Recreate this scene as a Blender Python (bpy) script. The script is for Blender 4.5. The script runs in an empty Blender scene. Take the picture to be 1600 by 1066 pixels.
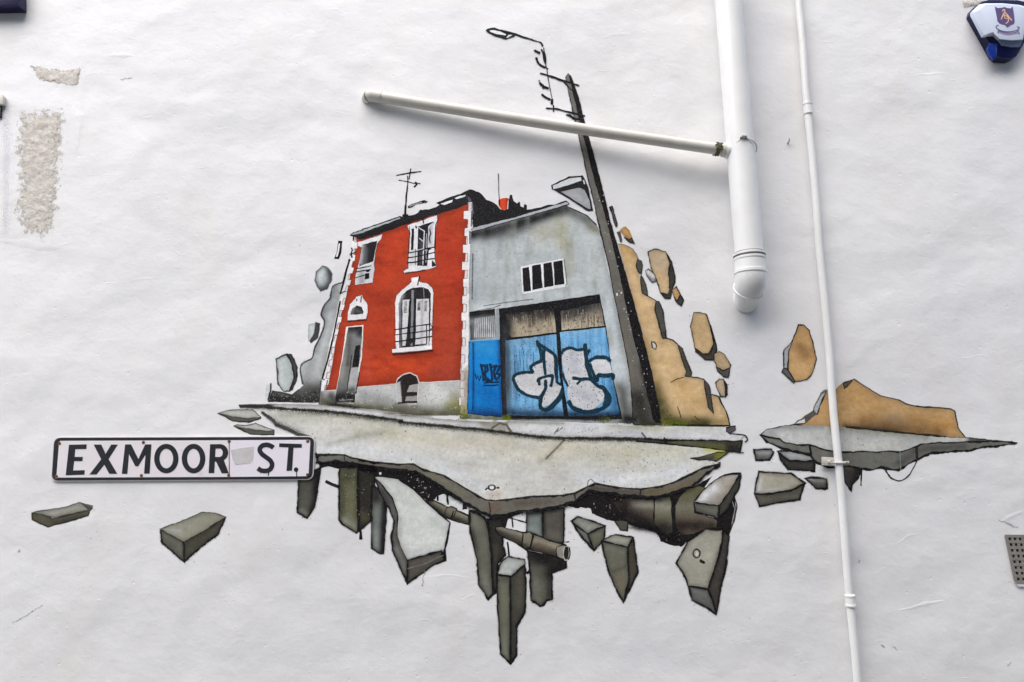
import bpy, bmesh, math, random
from mathutils import Vector, Matrix, noise
from mathutils.geometry import delaunay_2d_cdt

random.seed(7)
R = math.radians
scene = bpy.context.scene
C = scene.collection

# ------------------------------------------------------------------ camera
W, H, F = 1600.0, 1066.0, 1120.0          # photograph pixels, focal length in pixels
PITCH = R(9.75)
CAM = Vector((0.0, -2.62, 1.62))
cam_d = bpy.data.cameras.new('camera'); cam = bpy.data.objects.new('camera', cam_d); C.objects.link(cam)
cam_d.sensor_width = 36; cam_d.lens = 36 * F / W; cam_d.clip_end = 200; cam_d.clip_start = 0.05
cam.location = CAM; cam.rotation_euler = (R(90) + PITCH, 0, 0)
scene.camera = cam

# ------------------------------------------------------------------ light
SUN_EL, SUN_AZ = R(56), R(-28)             # from above, in front of the wall and a little to the left
world = bpy.data.worlds.new("World"); scene.world = world; world.use_nodes = True
wn = world.node_tree; bg = wn.nodes['Background']
sky = wn.nodes.new('ShaderNodeTexSky'); sky.sky_type = 'NISHITA'; sky.sun_disc = False
sky.sun_elevation = SUN_EL; sky.sun_rotation = R(180) - SUN_AZ
sky.air_density = 1.0; sky.dust_density = 1.8; sky.ozone_density = 1.0
wn.links.new(sky.outputs[0], bg.inputs[0]); bg.inputs[1].default_value = 0.1
sd = bpy.data.lights.new('sun', 'SUN'); sun = bpy.data.objects.new('sun', sd); C.objects.link(sun)
sd.energy = 2.5; sd.angle = R(72); sd.color = (1.0, 0.955, 0.90)
to_sun = Vector((math.sin(SUN_AZ) * math.cos(SUN_EL), -math.cos(SUN_AZ) * math.cos(SUN_EL), math.sin(SUN_EL)))
sun.rotation_euler = to_sun.to_track_quat('Z', 'Y').to_euler(); sun.location = (0, -4, 6)
vs = scene.view_settings
vs.view_transform = 'Standard'; vs.look = 'None'; vs.gamma = 1; vs.exposure = 1.31; vs.use_curve_mapping = False
scene.render.engine = 'CYCLES'
scene.cycles.transparent_max_bounces = 48

# ------------------------------------------------------------------ helpers
RX = Matrix.Rotation(R(90) + PITCH, 3, 'X')
def U(px, py, d=0.0):
    """the real point in front of the wall (d metres off it) that stands at this place of the wall"""
    v = RX @ Vector(((px - W / 2) / F, -(py - H / 2) / F, -1.0))
    t = (-d - CAM.y) / v.y
    return CAM + v * t

def Z(x0, y0, s):
    def f(txt):
        out = []
        for p in txt.split():
            a, b = p.split(',')
            out.append((x0 + float(a) / s, y0 + float(b) / s))
        return out
    return f
Z1 = Z(490, 260, 5.329); Z2 = Z(490, 450, 5.329); Z3 = Z(720, 280, 5.329); Z4 = Z(720, 450, 4.846)
Z5 = Z(900, 340, 5.329); Z6 = Z(950, 520, 5.921); Z7 = Z(740, 20, 5.329); Z8 = Z(320, 380, 3.808)
Y1 = Z(330, 600, 4.44); Y2 = Z(560, 640, 4.847); Y3 = Z(780, 640, 4.0); Y4 = Z(450, 720, 5.075)
Y5 = Z(680, 760, 3.675); Y6 = Z(880, 720, 4.266); Y7 = Z(1140, 490, 3.439); Y8 = Z(1300, 570, 4.847)
X1 = Z(60, 660, 3.478); X2 = Z(0, 0, 2.665); X3 = Z(540, 100, 5.333); X4 = Z(1050, 160, 3.135)
X6 = Z(1480, 0, 8.883); X7 = Z(1540, 800, 8.2); PX = Z(0, 0, 1)

def lin(c):
    return tuple((v / 255 / 12.92) if v / 255 <= 0.04045 else ((v / 255 + 0.055) / 1.055) ** 2.4 for v in c)

def tag(o, label=None, cat=None, group=None, kind=None):
    if label: o['label'] = label
    if cat: o['category'] = cat
    if group: o['group'] = group
    if kind: o['kind'] = kind
    return o
def empty(name, loc, label, cat, group=None):
    o = bpy.data.objects.new(name, None); C.objects.link(o); o.location = loc
    return tag(o, label, cat, group)
def link_mesh(name, me, parent=None, mats=()):
    for m in mats: me.materials.append(m)
    o = bpy.data.objects.new(name, me); C.objects.link(o)
    if parent:
        o.parent = parent
        off = Vector(parent.location)
        q = parent.parent
        while q: off += Vector(q.location); q = q.parent
        o.location = -off if off.length else (0, 0, 0)
    return o

# ------------------------------------------------------------------ materials
def newmat(name):
    m = bpy.data.materials.new(name); m.use_nodes = True
    nt = m.node_tree; return m, nt, nt.nodes['Principled BSDF']

def relief_group():
    """height in metres of the hand-floated render, shared by the wall and every layer of paint on it"""
    g = bpy.data.node_groups.new('render_relief', 'ShaderNodeTree')
    g.interface.new_socket('Height', in_out='OUTPUT', socket_type='NodeSocketFloat')
    N, L = g.nodes, g.links
    out = N.new('NodeGroupOutput'); geo = N.new('ShaderNodeNewGeometry')
    total = None
    for (sc, stretch, detail, rough, amp, dist) in ((1.3, (1, 1, 1.5), 2, .5, .02, .4), (4.0, (1, 1, 1.15), 2, .5, .008, .2),
                                              (13, (1, 1, 1.2), 2, .5, .0019, .1), (55, (1, 1, 1.15), 2, .5, .00055, .1),
                                              (260, (1, 1, 1), 3, .65, .00034, 0)):
        mp = N.new('ShaderNodeMapping'); mp.inputs['Scale'].default_value = stretch
        mp.inputs['Rotation'].default_value = (0, R(random.uniform(-12, 12)), 0)
        mp.inputs['Location'].default_value = (random.random() * 9, 0, random.random() * 9)
        L.new(geo.outputs['Position'], mp.inputs['Vector'])
        n = N.new('ShaderNodeTexNoise'); n.inputs['Scale'].default_value = sc; n.inputs['Detail'].default_value = detail
        n.inputs['Roughness'].default_value = rough; n.inputs['Distortion'].default_value = dist
        L.new(mp.outputs[0], n.inputs['Vector'])
        mu = N.new('ShaderNodeMath'); mu.operation = 'MULTIPLY'; mu.inputs[1].default_value = amp
        L.new(n.outputs[0], mu.inputs[0])
        if total is None: total = mu.outputs[0]
        else:
            ad = N.new('ShaderNodeMath'); L.new(total, ad.inputs[0]); L.new(mu.outputs[0], ad.inputs[1]); total = ad.outputs[0]
    # thin trowel ridges: the crest of a stretched, distorted noise, only in places
    mp = N.new('ShaderNodeMapping'); mp.inputs['Scale'].default_value = (1, 1, 2.6); L.new(geo.outputs['Position'], mp.inputs['Vector'])
    n = N.new('ShaderNodeTexNoise'); n.inputs['Scale'].default_value = 4.2; n.inputs['Detail'].default_value = 3; n.inputs['Distortion'].default_value = 1.6
    L.new(mp.outputs[0], n.inputs['Vector'])
    s = N.new('ShaderNodeMath'); s.operation = 'SUBTRACT'; s.inputs[1].default_value = .5; L.new(n.outputs[0], s.inputs[0])
    a = N.new('ShaderNodeMath'); a.operation = 'ABSOLUTE'; L.new(s.outputs[0], a.inputs[0])
    mr = N.new('ShaderNodeMapRange'); mr.inputs[1].default_value = 0; mr.inputs[2].default_value = .012; mr.inputs[3].default_value = 1; mr.inputs[4].default_value = 0
    L.new(a.outputs[0], mr.inputs[0])
    n2 = N.new('ShaderNodeTexNoise'); n2.inputs['Scale'].default_value = 6.5; n2.inputs['Detail'].default_value = 2; L.new(geo.outputs['Position'], n2.inputs['Vector'])
    mr2 = N.new('ShaderNodeMapRange'); mr2.inputs[1].default_value = .54; mr2.inputs[2].default_value = .66; mr2.inputs[3].default_value = 0; mr2.inputs[4].default_value = .0002
    L.new(n2.outputs[0], mr2.inputs[0])
    mm = N.new('ShaderNodeMath'); mm.operation = 'MULTIPLY'; L.new(mr.outputs[0], mm.inputs[0]); L.new(mr2.outputs[0], mm.inputs[1])
    ad = N.new('ShaderNodeMath'); L.new(total, ad.inputs[0]); L.new(mm.outputs[0], ad.inputs[1])
    # scattered grains and pits caught under the paint
    for sc, lo, amp in ((75, .30, .0007), (34, .22, -.0009)):
        v = N.new('ShaderNodeTexVoronoi'); v.inputs['Scale'].default_value = sc; L.new(geo.outputs['Position'], v.inputs['Vector'])
        m1 = N.new('ShaderNodeMapRange'); m1.interpolation_type = 'SMOOTHSTEP'; m1.inputs[1].default_value = 0; m1.inputs[2].default_value = lo; m1.inputs[3].default_value = 1; m1.inputs[4].default_value = 0
        L.new(v.outputs['Distance'], m1.inputs[0])
        sp = N.new('ShaderNodeSeparateColor'); L.new(v.outputs['Color'], sp.inputs[0])
        m2 = N.new('ShaderNodeMapRange'); m2.inputs[1].default_value = .78; m2.inputs[2].default_value = 1; m2.inputs[3].default_value = 0; m2.inputs[4].default_value = amp
        L.new(sp.outputs[0], m2.inputs[0])
        mu = N.new('ShaderNodeMath'); mu.operation = 'MULTIPLY'; L.new(m1.outputs[0], mu.inputs[0]); L.new(m2.outputs[0], mu.inputs[1])
        a2 = N.new('ShaderNodeMath'); L.new(ad.outputs[0], a2.inputs[0]); L.new(mu.outputs[0], a2.inputs[1]); ad = a2
    L.new(ad.outputs[0], out.inputs[0])
    return g
RELIEF = relief_group()
def add_relief(nt, bsdf, strength=1.0):
    g = nt.nodes.new('ShaderNodeGroup'); g.node_tree = RELIEF
    b = nt.nodes.new('ShaderNodeBump'); b.inputs['Distance'].default_value = 1.0; b.inputs['Strength'].default_value = strength
    nt.links.new(g.outputs[0], b.inputs['Height']); nt.links.new(b.outputs[0], bsdf.inputs['Normal'])
    return b
def noise_node(nt, scale, detail=3, rough=.55, vec=None, stretch=None):
    n = nt.nodes.new('ShaderNodeTexNoise'); n.inputs['Scale'].default_value = scale
    n.inputs['Detail'].default_value = detail; n.inputs['Roughness'].default_value = rough
    if vec is None:
        g = nt.nodes.new('ShaderNodeNewGeometry'); vec = g.outputs['Position']
    if stretch:
        mp = nt.nodes.new('ShaderNodeMapping'); mp.inputs['Scale'].default_value = stretch
        nt.links.new(vec, mp.inputs['Vector']); vec = mp.outputs[0]
    nt.links.new(vec, n.inputs['Vector'])
    return n.outputs[0]
def maprange(nt, src, a, b, c, d):
    m = nt.nodes.new('ShaderNodeMapRange')
    for i, v in enumerate((a, b, c, d)): m.inputs[i + 1].default_value = v
    nt.links.new(src, m.inputs[0]); return m.outputs[0]
def mixc(nt, fac, a, b, mode='MIX'):
    m = nt.nodes.new('ShaderNodeMix'); m.data_type = 'RGBA'; m.blend_type = mode
    for sock, v in ((m.inputs[0], fac), (m.inputs[6], a), (m.inputs[7], b)):
        if isinstance(v, (int, float)): sock.default_value = v
        elif isinstance(v, tuple): sock.default_value = (*v, 1) if len(v) == 3 else v
        else: nt.links.new(v, sock)
    return m.outputs[2]

def wall_material():
    m, nt, b = newmat('white_masonry_paint')
    c = mixc(nt, maprange(nt, noise_node(nt, 1.3, 3), .35, .65, 0, 1), (.81, .81, .808), (.77, .77, .78))
    c = mixc(nt, maprange(nt, noise_node(nt, 9, 5, .6), .5, .75, 0, .35), c, (.72, .715, .71))
    c = mixc(nt, maprange(nt, noise_node(nt, 2.3, 5, .6, stretch=(1.6, 1, .8)), .52, .72, 0, .5), c, (.76, .735, .70))
    # pits and specks of dirt
    v = nt.nodes.new('ShaderNodeTexVoronoi'); v.inputs['Scale'].default_value = 38
    g = nt.nodes.new('ShaderNodeNewGeometry'); nt.links.new(g.outputs['Position'], v.inputs['Vector'])
    near = maprange(nt, v.outputs['Distance'], .02, .05, 1, 0)
    sel = maprange(nt, noise_node(nt, 21, 2), .60, .66, 0, .55)
    mu = nt.nodes.new('ShaderNodeMath'); mu.operation = 'MULTIPLY'; nt.links.new(near, mu.inputs[0]); nt.links.new(sel, mu.inputs[1])
    c = mixc(nt, mu.outputs[0], c, (.25, .22, .19))
    nt.links.new(c, b.inputs['Base Color'])
    b.inputs['Roughness'].default_value = .62; b.inputs['Specular IOR Level'].default_value = .3
    add_relief(nt, b)
    return m
WALL = wall_material()

def paint_material(name, alpha):
    m, nt, b = newmat(name)
    at = nt.nodes.new('ShaderNodeAttribute'); at.attribute_name = 'pigment'
    mott = maprange(nt, noise_node(nt, 60, 6, .7), .3, .7, .93, 1.25)
    c = mixc(nt, 1.0, at.outputs['Color'], mott, 'MULTIPLY')
    c = mixc(nt, 1.0, c, maprange(nt, noise_node(nt, 9, 4, .6, stretch=(1, 1, 1.6)), .35, .65, .92, 1.1), 'MULTIPLY')
    spk = maprange(nt, noise_node(nt, 330, 3, .7), .60, .70, 0, .30)      # white of the wall through the spray
    c = mixc(nt, spk, c, (.55, .56, .57))
    spd = maprange(nt, noise_node(nt, 270, 3, .7, stretch=(1, 1.3, 1.2)), .40, .31, 0, .45)
    c = mixc(nt, spd, c, (.03, .03, .03))
    nt.links.new(c, b.inputs['Base Color'])
    b.inputs['Roughness'].default_value = .7; b.inputs['Specular IOR Level'].default_value = .08
    add_relief(nt, b)
    if alpha:
        f = maprange(nt, noise_node(nt, 330, 3, .7), .32, .68, -.62, .5)
        mu = nt.nodes.new('ShaderNodeMath'); mu.operation = 'MULTIPLY_ADD'
        # a + f * 4a(1-a)
        s = nt.nodes.new('ShaderNodeMath'); s.operation = 'SUBTRACT'; s.inputs[0].default_value = 1; nt.links.new(at.outputs['Alpha'], s.inputs[1])
        p = nt.nodes.new('ShaderNodeMath'); p.operation = 'MULTIPLY'; nt.links.new(at.outputs['Alpha'], p.inputs[0]); nt.links.new(s.outputs[0], p.inputs[1])
        p4 = nt.nodes.new('ShaderNodeMath'); p4.operation = 'MULTIPLY'; p4.inputs[1].default_value = 4; nt.links.new(p.outputs[0], p4.inputs[0])
        nt.links.new(p4.outputs[0], mu.inputs[0]); nt.links.new(f, mu.inputs[1]); nt.links.new(at.outputs['Alpha'], mu.inputs[2])
        mu.use_clamp = True
        nt.links.new(mu.outputs[0], b.inputs['Alpha'])
    return m
PAINT = paint_material('mural_paint', False)
SPRAY = paint_material('mural_spray', True)

def gloss(name, col, rough=.35, mott=.06, scale=30, bump=.0003, spec=.5, dirt=None):
    m, nt, b = newmat(name)
    c = mixc(nt, maprange(nt, noise_node(nt, scale, 4), .3, .7, 0, 1), tuple(v * (1 - mott) for v in col), tuple(min(1, v * (1 + mott)) for v in col))
    if dirt:
        c = mixc(nt, maprange(nt, noise_node(nt, dirt[0], 6, .7, stretch=dirt[3]), dirt[1], dirt[1] + .15, 0, dirt[2]), c, (.22, .19, .14))
    nt.links.new(c, b.inputs['Base Color']); b.inputs['Roughness'].default_value = rough; b.inputs['Specular IOR Level'].default_value = spec
    bp = nt.nodes.new('ShaderNodeBump'); bp.inputs['Distance'].default_value = 1
    mu = nt.nodes.new('ShaderNodeMath'); mu.operation = 'MULTIPLY'; mu.inputs[1].default_value = bump
    nt.links.new(noise_node(nt, 90, 4), mu.inputs[0]); nt.links.new(mu.outputs[0], bp.inputs['Height']); nt.links.new(bp.outputs[0], b.inputs['Normal'])
    return m

# ------------------------------------------------------------------ paint builder
LAYER = [0.0003]
STEP = 0.000003
def seg_dist(p, a, b):
    ax, ay = a; bx, by = b; dx, dy = bx - ax, by - ay
    L2 = dx * dx + dy * dy
    t = 0 if L2 == 0 else max(0, min(1, ((p[0] - ax) * dx + (p[1] - ay) * dy) / L2))
    return math.hypot(p[0] - ax - dx * t, p[1] - ay - dy * t)
def line_dist(p, pts):
    if len(pts) == 1: return math.hypot(p[0] - pts[0][0], p[1] - pts[0][1])
    return min(seg_dist(p, pts[i], pts[i + 1]) for i in range(len(pts) - 1))
def inside(p, poly):
    x, y = p; c = False; j = len(poly) - 1
    for i in range(len(poly)):
        xi, yi = poly[i]; xj, yj = poly[j]
        if (yi > y) != (yj > y) and x < (xj - xi) * (y - yi) / (yj - yi) + xi: c = not c
        j = i
    return c
def catmull(pts, n=5, closed=False):
    out = []; N = len(pts)
    rng = range(N) if closed else range(N - 1)
    for i in rng:
        g = (lambda k: pts[k % N]) if closed else (lambda k: pts[max(0, min(N - 1, k))])
        p0, p1, p2, p3 = g(i - 1), g(i), g(i + 1), g(i + 2)
        for k in range(n):
            t = k / n
            out.append(tuple(.5 * ((2 * p1[a]) + (-p0[a] + p2[a]) * t + (2 * p0[a] - 5 * p1[a] + 4 * p2[a] - p3[a]) * t * t
                                   + (-p0[a] + 3 * p1[a] - 3 * p2[a] + p3[a]) * t ** 3) for a in (0, 1)))
    if not closed: out.append(pts[-1])
    return out
def jag(pts, amp, step=4.0, closed=True):
    out = []; N = len(pts)
    for i in range(N if closed else N - 1):
        a, b = pts[i], pts[(i + 1) % N]
        L = math.hypot(b[0] - a[0], b[1] - a[1]); k = max(1, int(L / step))
        for j in range(k):
            x = a[0] + (b[0] - a[0]) * j / k; y = a[1] + (b[1] - a[1]) * j / k
            n1 = noise.noise((x * .13, y * .13, 3.3)) + .6 * noise.noise((x * .4, y * .4, 9.1))
            n2 = noise.noise((x * .13, y * .13, 7.7)) + .6 * noise.noise((x * .4, y * .4, 1.2))
            out.append((x + amp * n1 * 1.5, y + amp * n2 * 1.5))
    if not closed: out.append(pts[-1])
    return out

class Paint:
    def __init__(s): s.v = []; s.c = []; s.f = []; s.m = []
    def _lv(s): LAYER[0] += STEP; return LAYER[0]
    def fill(s, poly, col, shades=(), g=5.0, j=.5, out=None, smooth=False, streak=None, rim=None):
        """flat colour with airbrushed tones: shades = (polyline, radius, colour, strength)"""
        if smooth: poly = catmull(poly, 4, True)
        if rim: shades = list(shades) + [(list(poly) + [poly[0]], rim[0], tuple(q * rim[1] for q in col), rim[2])]
        if j: poly = jag(poly, j)
        d = s._lv()
        co = [Vector(p) for p in poly]; n = len(co)
        pts = list(co)
        if shades or streak:
            xs = [p[0] for p in poly]; ys = [p[1] for p in poly]
            y = min(ys) + g / 2; r = 0
            while y < max(ys):
                x = min(xs) + (g / 2 if r % 2 else g)
                while x < max(xs):
                    if inside((x, y), poly): pts.append(Vector((x, y)))
                    x += g
                y += g * .87; r += 1
        vv, ee, ff, *_ = delaunay_2d_cdt(pts, [], [list(range(n))], 1, 1e-4)
        base = len(s.v)
        sh = [(pl, r * 1.25, c, k) for (pl, r, c, k) in sorted(shades, key=lambda q: -sum(q[2]))]
        for v in vv:
            p = (v[0], v[1]); c = list(col)
            for (pl, r, cc, k) in sh:
                dd = line_dist(p, pl)
                if dd < r * 2.6:
                    w = k * math.exp(-(dd / r) ** 2) * (1 + .35 * noise.noise((p[0] * .06, p[1] * .06, r)))
                    w = max(0, min(1, w))
                    for a in range(3): c[a] += (cc[a] - c[a]) * w
            if streak:
                sx, sy, cc, k = streak
                w = max(0, noise.noise((p[0] / sx, p[1] / sy, 4.4)) + .5 * noise.noise((p[0] / sx * 2.3, p[1] / sy * 2.3, 2.4))) * k
                w = min(1, w)
                for a in range(3): c[a] += (cc[a] - c[a]) * w
            s.v.append(U(v[0], v[1], d)); s.c.append((*lin(c), 1))
        for f in ff:
            s.f.append([base + i for i in f]); s.m.append(0)
        if out: s.stroke(poly + [poly[0]], out[0], out[1], f=out[2] if len(out) > 2 else .8, j=0, a=out[3] if len(out) > 3 else 1, vary=.7)
        return s
    def stroke(s, pts, w, col, f=.8, a=1.0, j=.3, smooth=False, vary=.25, taper=True):
        """a line of sprayed paint: solid core w wide, soft edge f wide"""
        if smooth: pts = catmull(pts, 5)
        if j: pts = jag(pts, j, 5, False)
        q = [pts[0]]
        for p in pts[1:]:
            if math.hypot(p[0] - q[-1][0], p[1] - q[-1][1]) > .15: q.append(p)
        pts = q
        if len(pts) < 2: return s
        d = s._lv(); n = len(pts); base = len(s.v); c = lin(col)
        closed = math.hypot(pts[0][0] - pts[-1][0], pts[0][1] - pts[-1][1]) < .3
        rows = []
        for i, p in enumerate(pts):
            a_ = pts[i - 1] if i else (pts[-2] if closed else None); b_ = pts[i + 1] if i < n - 1 else (pts[1] if closed else None)
            def dr(u, v):
                L = math.hypot(v[0] - u[0], v[1] - u[1]) or 1; return ((v[0] - u[0]) / L, (v[1] - u[1]) / L)
            d1 = dr(a_, p) if a_ else dr(p, b_); d2 = dr(p, b_) if b_ else d1
            tx, ty = d1[0] + d2[0], d1[1] + d2[1]; L = math.hypot(tx, ty)
            if L < .3: tx, ty = d1; L = 1
            tx, ty = tx / L, ty / L; nx, ny = -ty, tx
            mit = min(1.6, 1 / max(.3, abs(nx * -d1[1] + ny * d1[0])))
            ww = w[min(len(w) - 1, int(i / max(1, n - 1) * (len(w) - 1) + .5))] if isinstance(w, (list, tuple)) else w
            ww *= 1 + vary * (noise.noise((p[0] * .09, p[1] * .09, 5.5)) * 2 + noise.noise((p[0] * .45, p[1] * .45, 2.5)) * 1.6)
            ww = max(.15, ww) / 2 * mit
            row = []
            for off, al in ((-(ww + f), 0), (-ww, 1), (ww, 1), (ww + f, 0)):
                s.v.append(U(p[0] + nx * off, p[1] + ny * off, d)); s.c.append((*c, al * a)); row.append(len(s.v) - 1)
            rows.append((row, (p, (tx, ty), ww)))
        for (r0, _), (r1, _) in zip(rows, rows[1:]):
            for k in range(3):
                s.f.append([r0[k], r0[k + 1], r1[k + 1], r1[k]]); s.m.append(1)
        if not closed:
            for (row, (p, t, ww)), sg in ((rows[0], -1), (rows[-1], 1)):
                e = ww * .6 + f
                s.v.append(U(p[0] + sg * t[0] * e, p[1] + sg * t[1] * e, d)); s.c.append((*c, 0)); k = len(s.v) - 1
                for q0 in range(3): s.f.append([row[q0], row[q0 + 1], k]); s.m.append(1)
        return s
    def spray(s, pts, r, col, a=.6):
        """a wide soft pass of the can"""
        d = s._lv(); c = lin(col); pts = jag(pts, .5, max(3, r / 3), False) if len(pts) > 1 else pts
        if len(pts) == 1:
            p = pts[0]; b = len(s.v); n = 18
            s.v.append(U(p[0], p[1], d)); s.c.append((*c, a))
            for q, al in ((.4, .75), (.75, .28), (1.15, 0)):
                for k in range(n):
                    t = 2 * math.pi * k / n; s.v.append(U(p[0] + r * q * math.cos(t), p[1] + r * q * math.sin(t), d)); s.c.append((*c, a * al))
            for k in range(n):
                s.f.append([b, b + 1 + k, b + 1 + (k + 1) % n]); s.m.append(1)
                for q in (0, 1):
                    o = b + 1 + q * n; s.f.append([o + k, o + n + k, o + n + (k + 1) % n, o + (k + 1) % n]); s.m.append(1)
            return s
        rows = []
        for i, p in enumerate(pts):
            u = pts[max(0, i - 1)]; v = pts[min(len(pts) - 1, i + 1)]; L = math.hypot(v[0] - u[0], v[1] - u[1]) or 1
            nx, ny = -(v[1] - u[1]) / L, (v[0] - u[0]) / L
            e = math.sin(math.pi * min(1, max(0, min(i, len(pts) - 1 - i) / max(1, len(pts) * .18)) ) / 2)
            row = []
            for q, al in ((-1.3, 0), (-.8, .25), (-.4, .75), (0, 1), (.4, .75), (.8, .25), (1.3, 0)):
                s.v.append(U(p[0] + nx * q * r, p[1] + ny * q * r, d)); s.c.append((*c, a * al * e)); row.append(len(s.v) - 1)
            rows.append(row)
        for r0, r1 in zip(rows, rows[1:]):
            for k in range(6): s.f.append([r0[k], r0[k + 1], r1[k + 1], r1[k]]); s.m.append(1)
        return s
    def dots(s, poly, n, r, col, seed=1, a=1.0):
        rn = random.Random(seed); d = s._lv(); c = lin(col)
        xs = [p[0] for p in poly]; ys = [p[1] for p in poly]; k = t = 0
        while k < n and t < n * 30:
            t += 1; p = (rn.uniform(min(xs), max(xs)), rn.uniform(min(ys), max(ys)))
            if not inside(p, poly): continue
            k += 1; rr = r * rn.uniform(.5, 1.4); b = len(s.v); st = rn.uniform(.8, 1.6)
            for q in range(6):
                an = q * math.pi / 3; s.v.append(U(p[0] + rr * math.cos(an), p[1] + rr * st * math.sin(an), d)); s.c.append((*c, a))
            s.f.append([b + q for q in range(6)]); s.m.append(1 if a < 1 else 0)
        return s
    def build(s, name, parent, label=None):
        me = bpy.data.meshes.new(name); me.from_pydata(s.v, [], s.f)
        at = me.color_attributes.new('pigment', 'FLOAT_COLOR', 'POINT')
        at.data.foreach_set('color', [x for c in s.c for x in c])
        o = link_mesh(name, me, parent, (PAINT, SPRAY))
        me.polygons.foreach_set('material_index', s.m); me.update()
        if label: o['label'] = label
        return o

# ------------------------------------------------------------------ solid helpers
def tube_mesh(path, radii, n=28, cap=True, bm=None):
    bm = bm or bmesh.new(); rings = []
    for i, p in enumerate(path):
        a = path[max(0, i - 1)]; b = path[min(len(path) - 1, i + 1)]
        t = (b - a).normalized(); ref = Vector((1, 0, 0)) if abs(t.x) < .8 else Vector((0, 0, 1))
        u = t.cross(ref).normalized(); v = t.cross(u)
        r = radii[i] if isinstance(radii, (list, tuple)) else radii
        rings.append([bm.verts.new(p + (u * math.cos(2 * math.pi * k / n) + v * math.sin(2 * math.pi * k / n)) * r) for k in range(n)])
    for r0, r1 in zip(rings, rings[1:]):
        for k in range(n): bm.faces.new((r0[k], r0[(k + 1) % n], r1[(k + 1) % n], r1[k]))
    if cap: bm.faces.new(rings[0][::-1]); bm.faces.new(rings[-1])
    return bm
def to_obj(name, bm, mat, parent=None, smooth=True, bevel=0):
    bmesh.ops.recalc_face_normals(bm, faces=bm.faces)
    if bevel: bmesh.ops.bevel(bm, geom=[e for e in bm.edges if e.is_manifold and e.calc_face_angle(0) > .5], offset=bevel, segments=2, affect='EDGES', profile=.6)
    me = bpy.data.meshes.new(name); bm.to_mesh(me); bm.free()
    if smooth:
        me.polygons.foreach_set('use_smooth', [True] * len(me.polygons))
        me.set_sharp_from_angle(angle=R(38))
    return link_mesh(name, me, parent, (mat,))
def prism(poly_px, d0, d1, bm=None, px_depth=None, inset=0):
    """polygon given on the wall, standing from d0 to d1 off it (true prism, parallel sides)"""
    bm = bm or bmesh.new(); k = px_depth if px_depth is not None else d1
    w = [U(p[0], p[1], k) for p in poly_px]
    cx = sum(p.x for p in w) / len(w); cz = sum(p.z for p in w) / len(w)
    a = [bm.verts.new((p.x, -d0, p.z)) for p in w]
    b = [bm.verts.new((cx + (p.x - cx) * (1 - inset), -d1, cz + (p.z - cz) * (1 - inset))) for p in w]
    bm.faces.new(a); bm.faces.new(b[::-1])
    for i in range(len(w)): bm.faces.new((a[i], a[(i + 1) % len(w)], b[(i + 1) % len(w)], b[i]))
    return bm
def rounded(pts, r, n=5):
    out = []; N = len(pts)
    for i in range(N):
        p = Vector(pts[i]); a = Vector(pts[i - 1]); b = Vector(pts[(i + 1) % N])
        u = (a - p); v = (b - p); ru = min(r, u.length * .45); rv = min(r, v.length * .45)
        p0 = p + u.normalized() * ru; p1 = p + v.normalized() * rv
        for k in range(n + 1):
            t = k / n; q = p0 * (1 - t) ** 2 + p * 2 * t * (1 - t) + p1 * t * t
            out.append((q.x, q.y))
    return out

# ================================================================== SETTING
def build_wall():
    bm = bmesh.new(); x0, x1, z0, z1 = -4.5, 4.5, 0.0, 5.2
    v = [bm.verts.new(p) for p in ((x0, 0, z0), (x1, 0, z0), (x1, 0, z1), (x0, 0, z1), (x0, .35, z0), (x1, .35, z0), (x1, .35, z1), (x0, .35, z1))]
    for f in ((0, 1, 2, 3), (5, 4, 7, 6), (1, 5, 6, 2), (4, 0, 3, 7), (3, 2, 6, 7), (4, 5, 1, 0)): bm.faces.new([v[i] for i in f])
    o = to_obj('rendered_wall', bm, WALL, None, False)
    tag(o, 'white painted rough rendered wall carrying the mural, the pipes and the street sign', 'wall')
    return o
wall = build_wall()

bm = bmesh.new()
for p in ((-40, -40, 0), (40, -40, 0), (40, 40, 0), (-40, 40, 0)): bm.verts.new(p)
bm.faces.new(bm.verts)
gm, gnt, gb = newmat('worn_asphalt')
gnt.links.new(mixc(gnt, noise_node(gnt, 120, 5), (.10, .10, .10), (.24, .235, .225)), gb.inputs['Base Color']); gb.inputs['Roughness'].default_value = .9
tag(to_obj('ground', bm, gm, None, False), 'grey tarmac of the lane in front of the wall', kind='structure')

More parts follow.
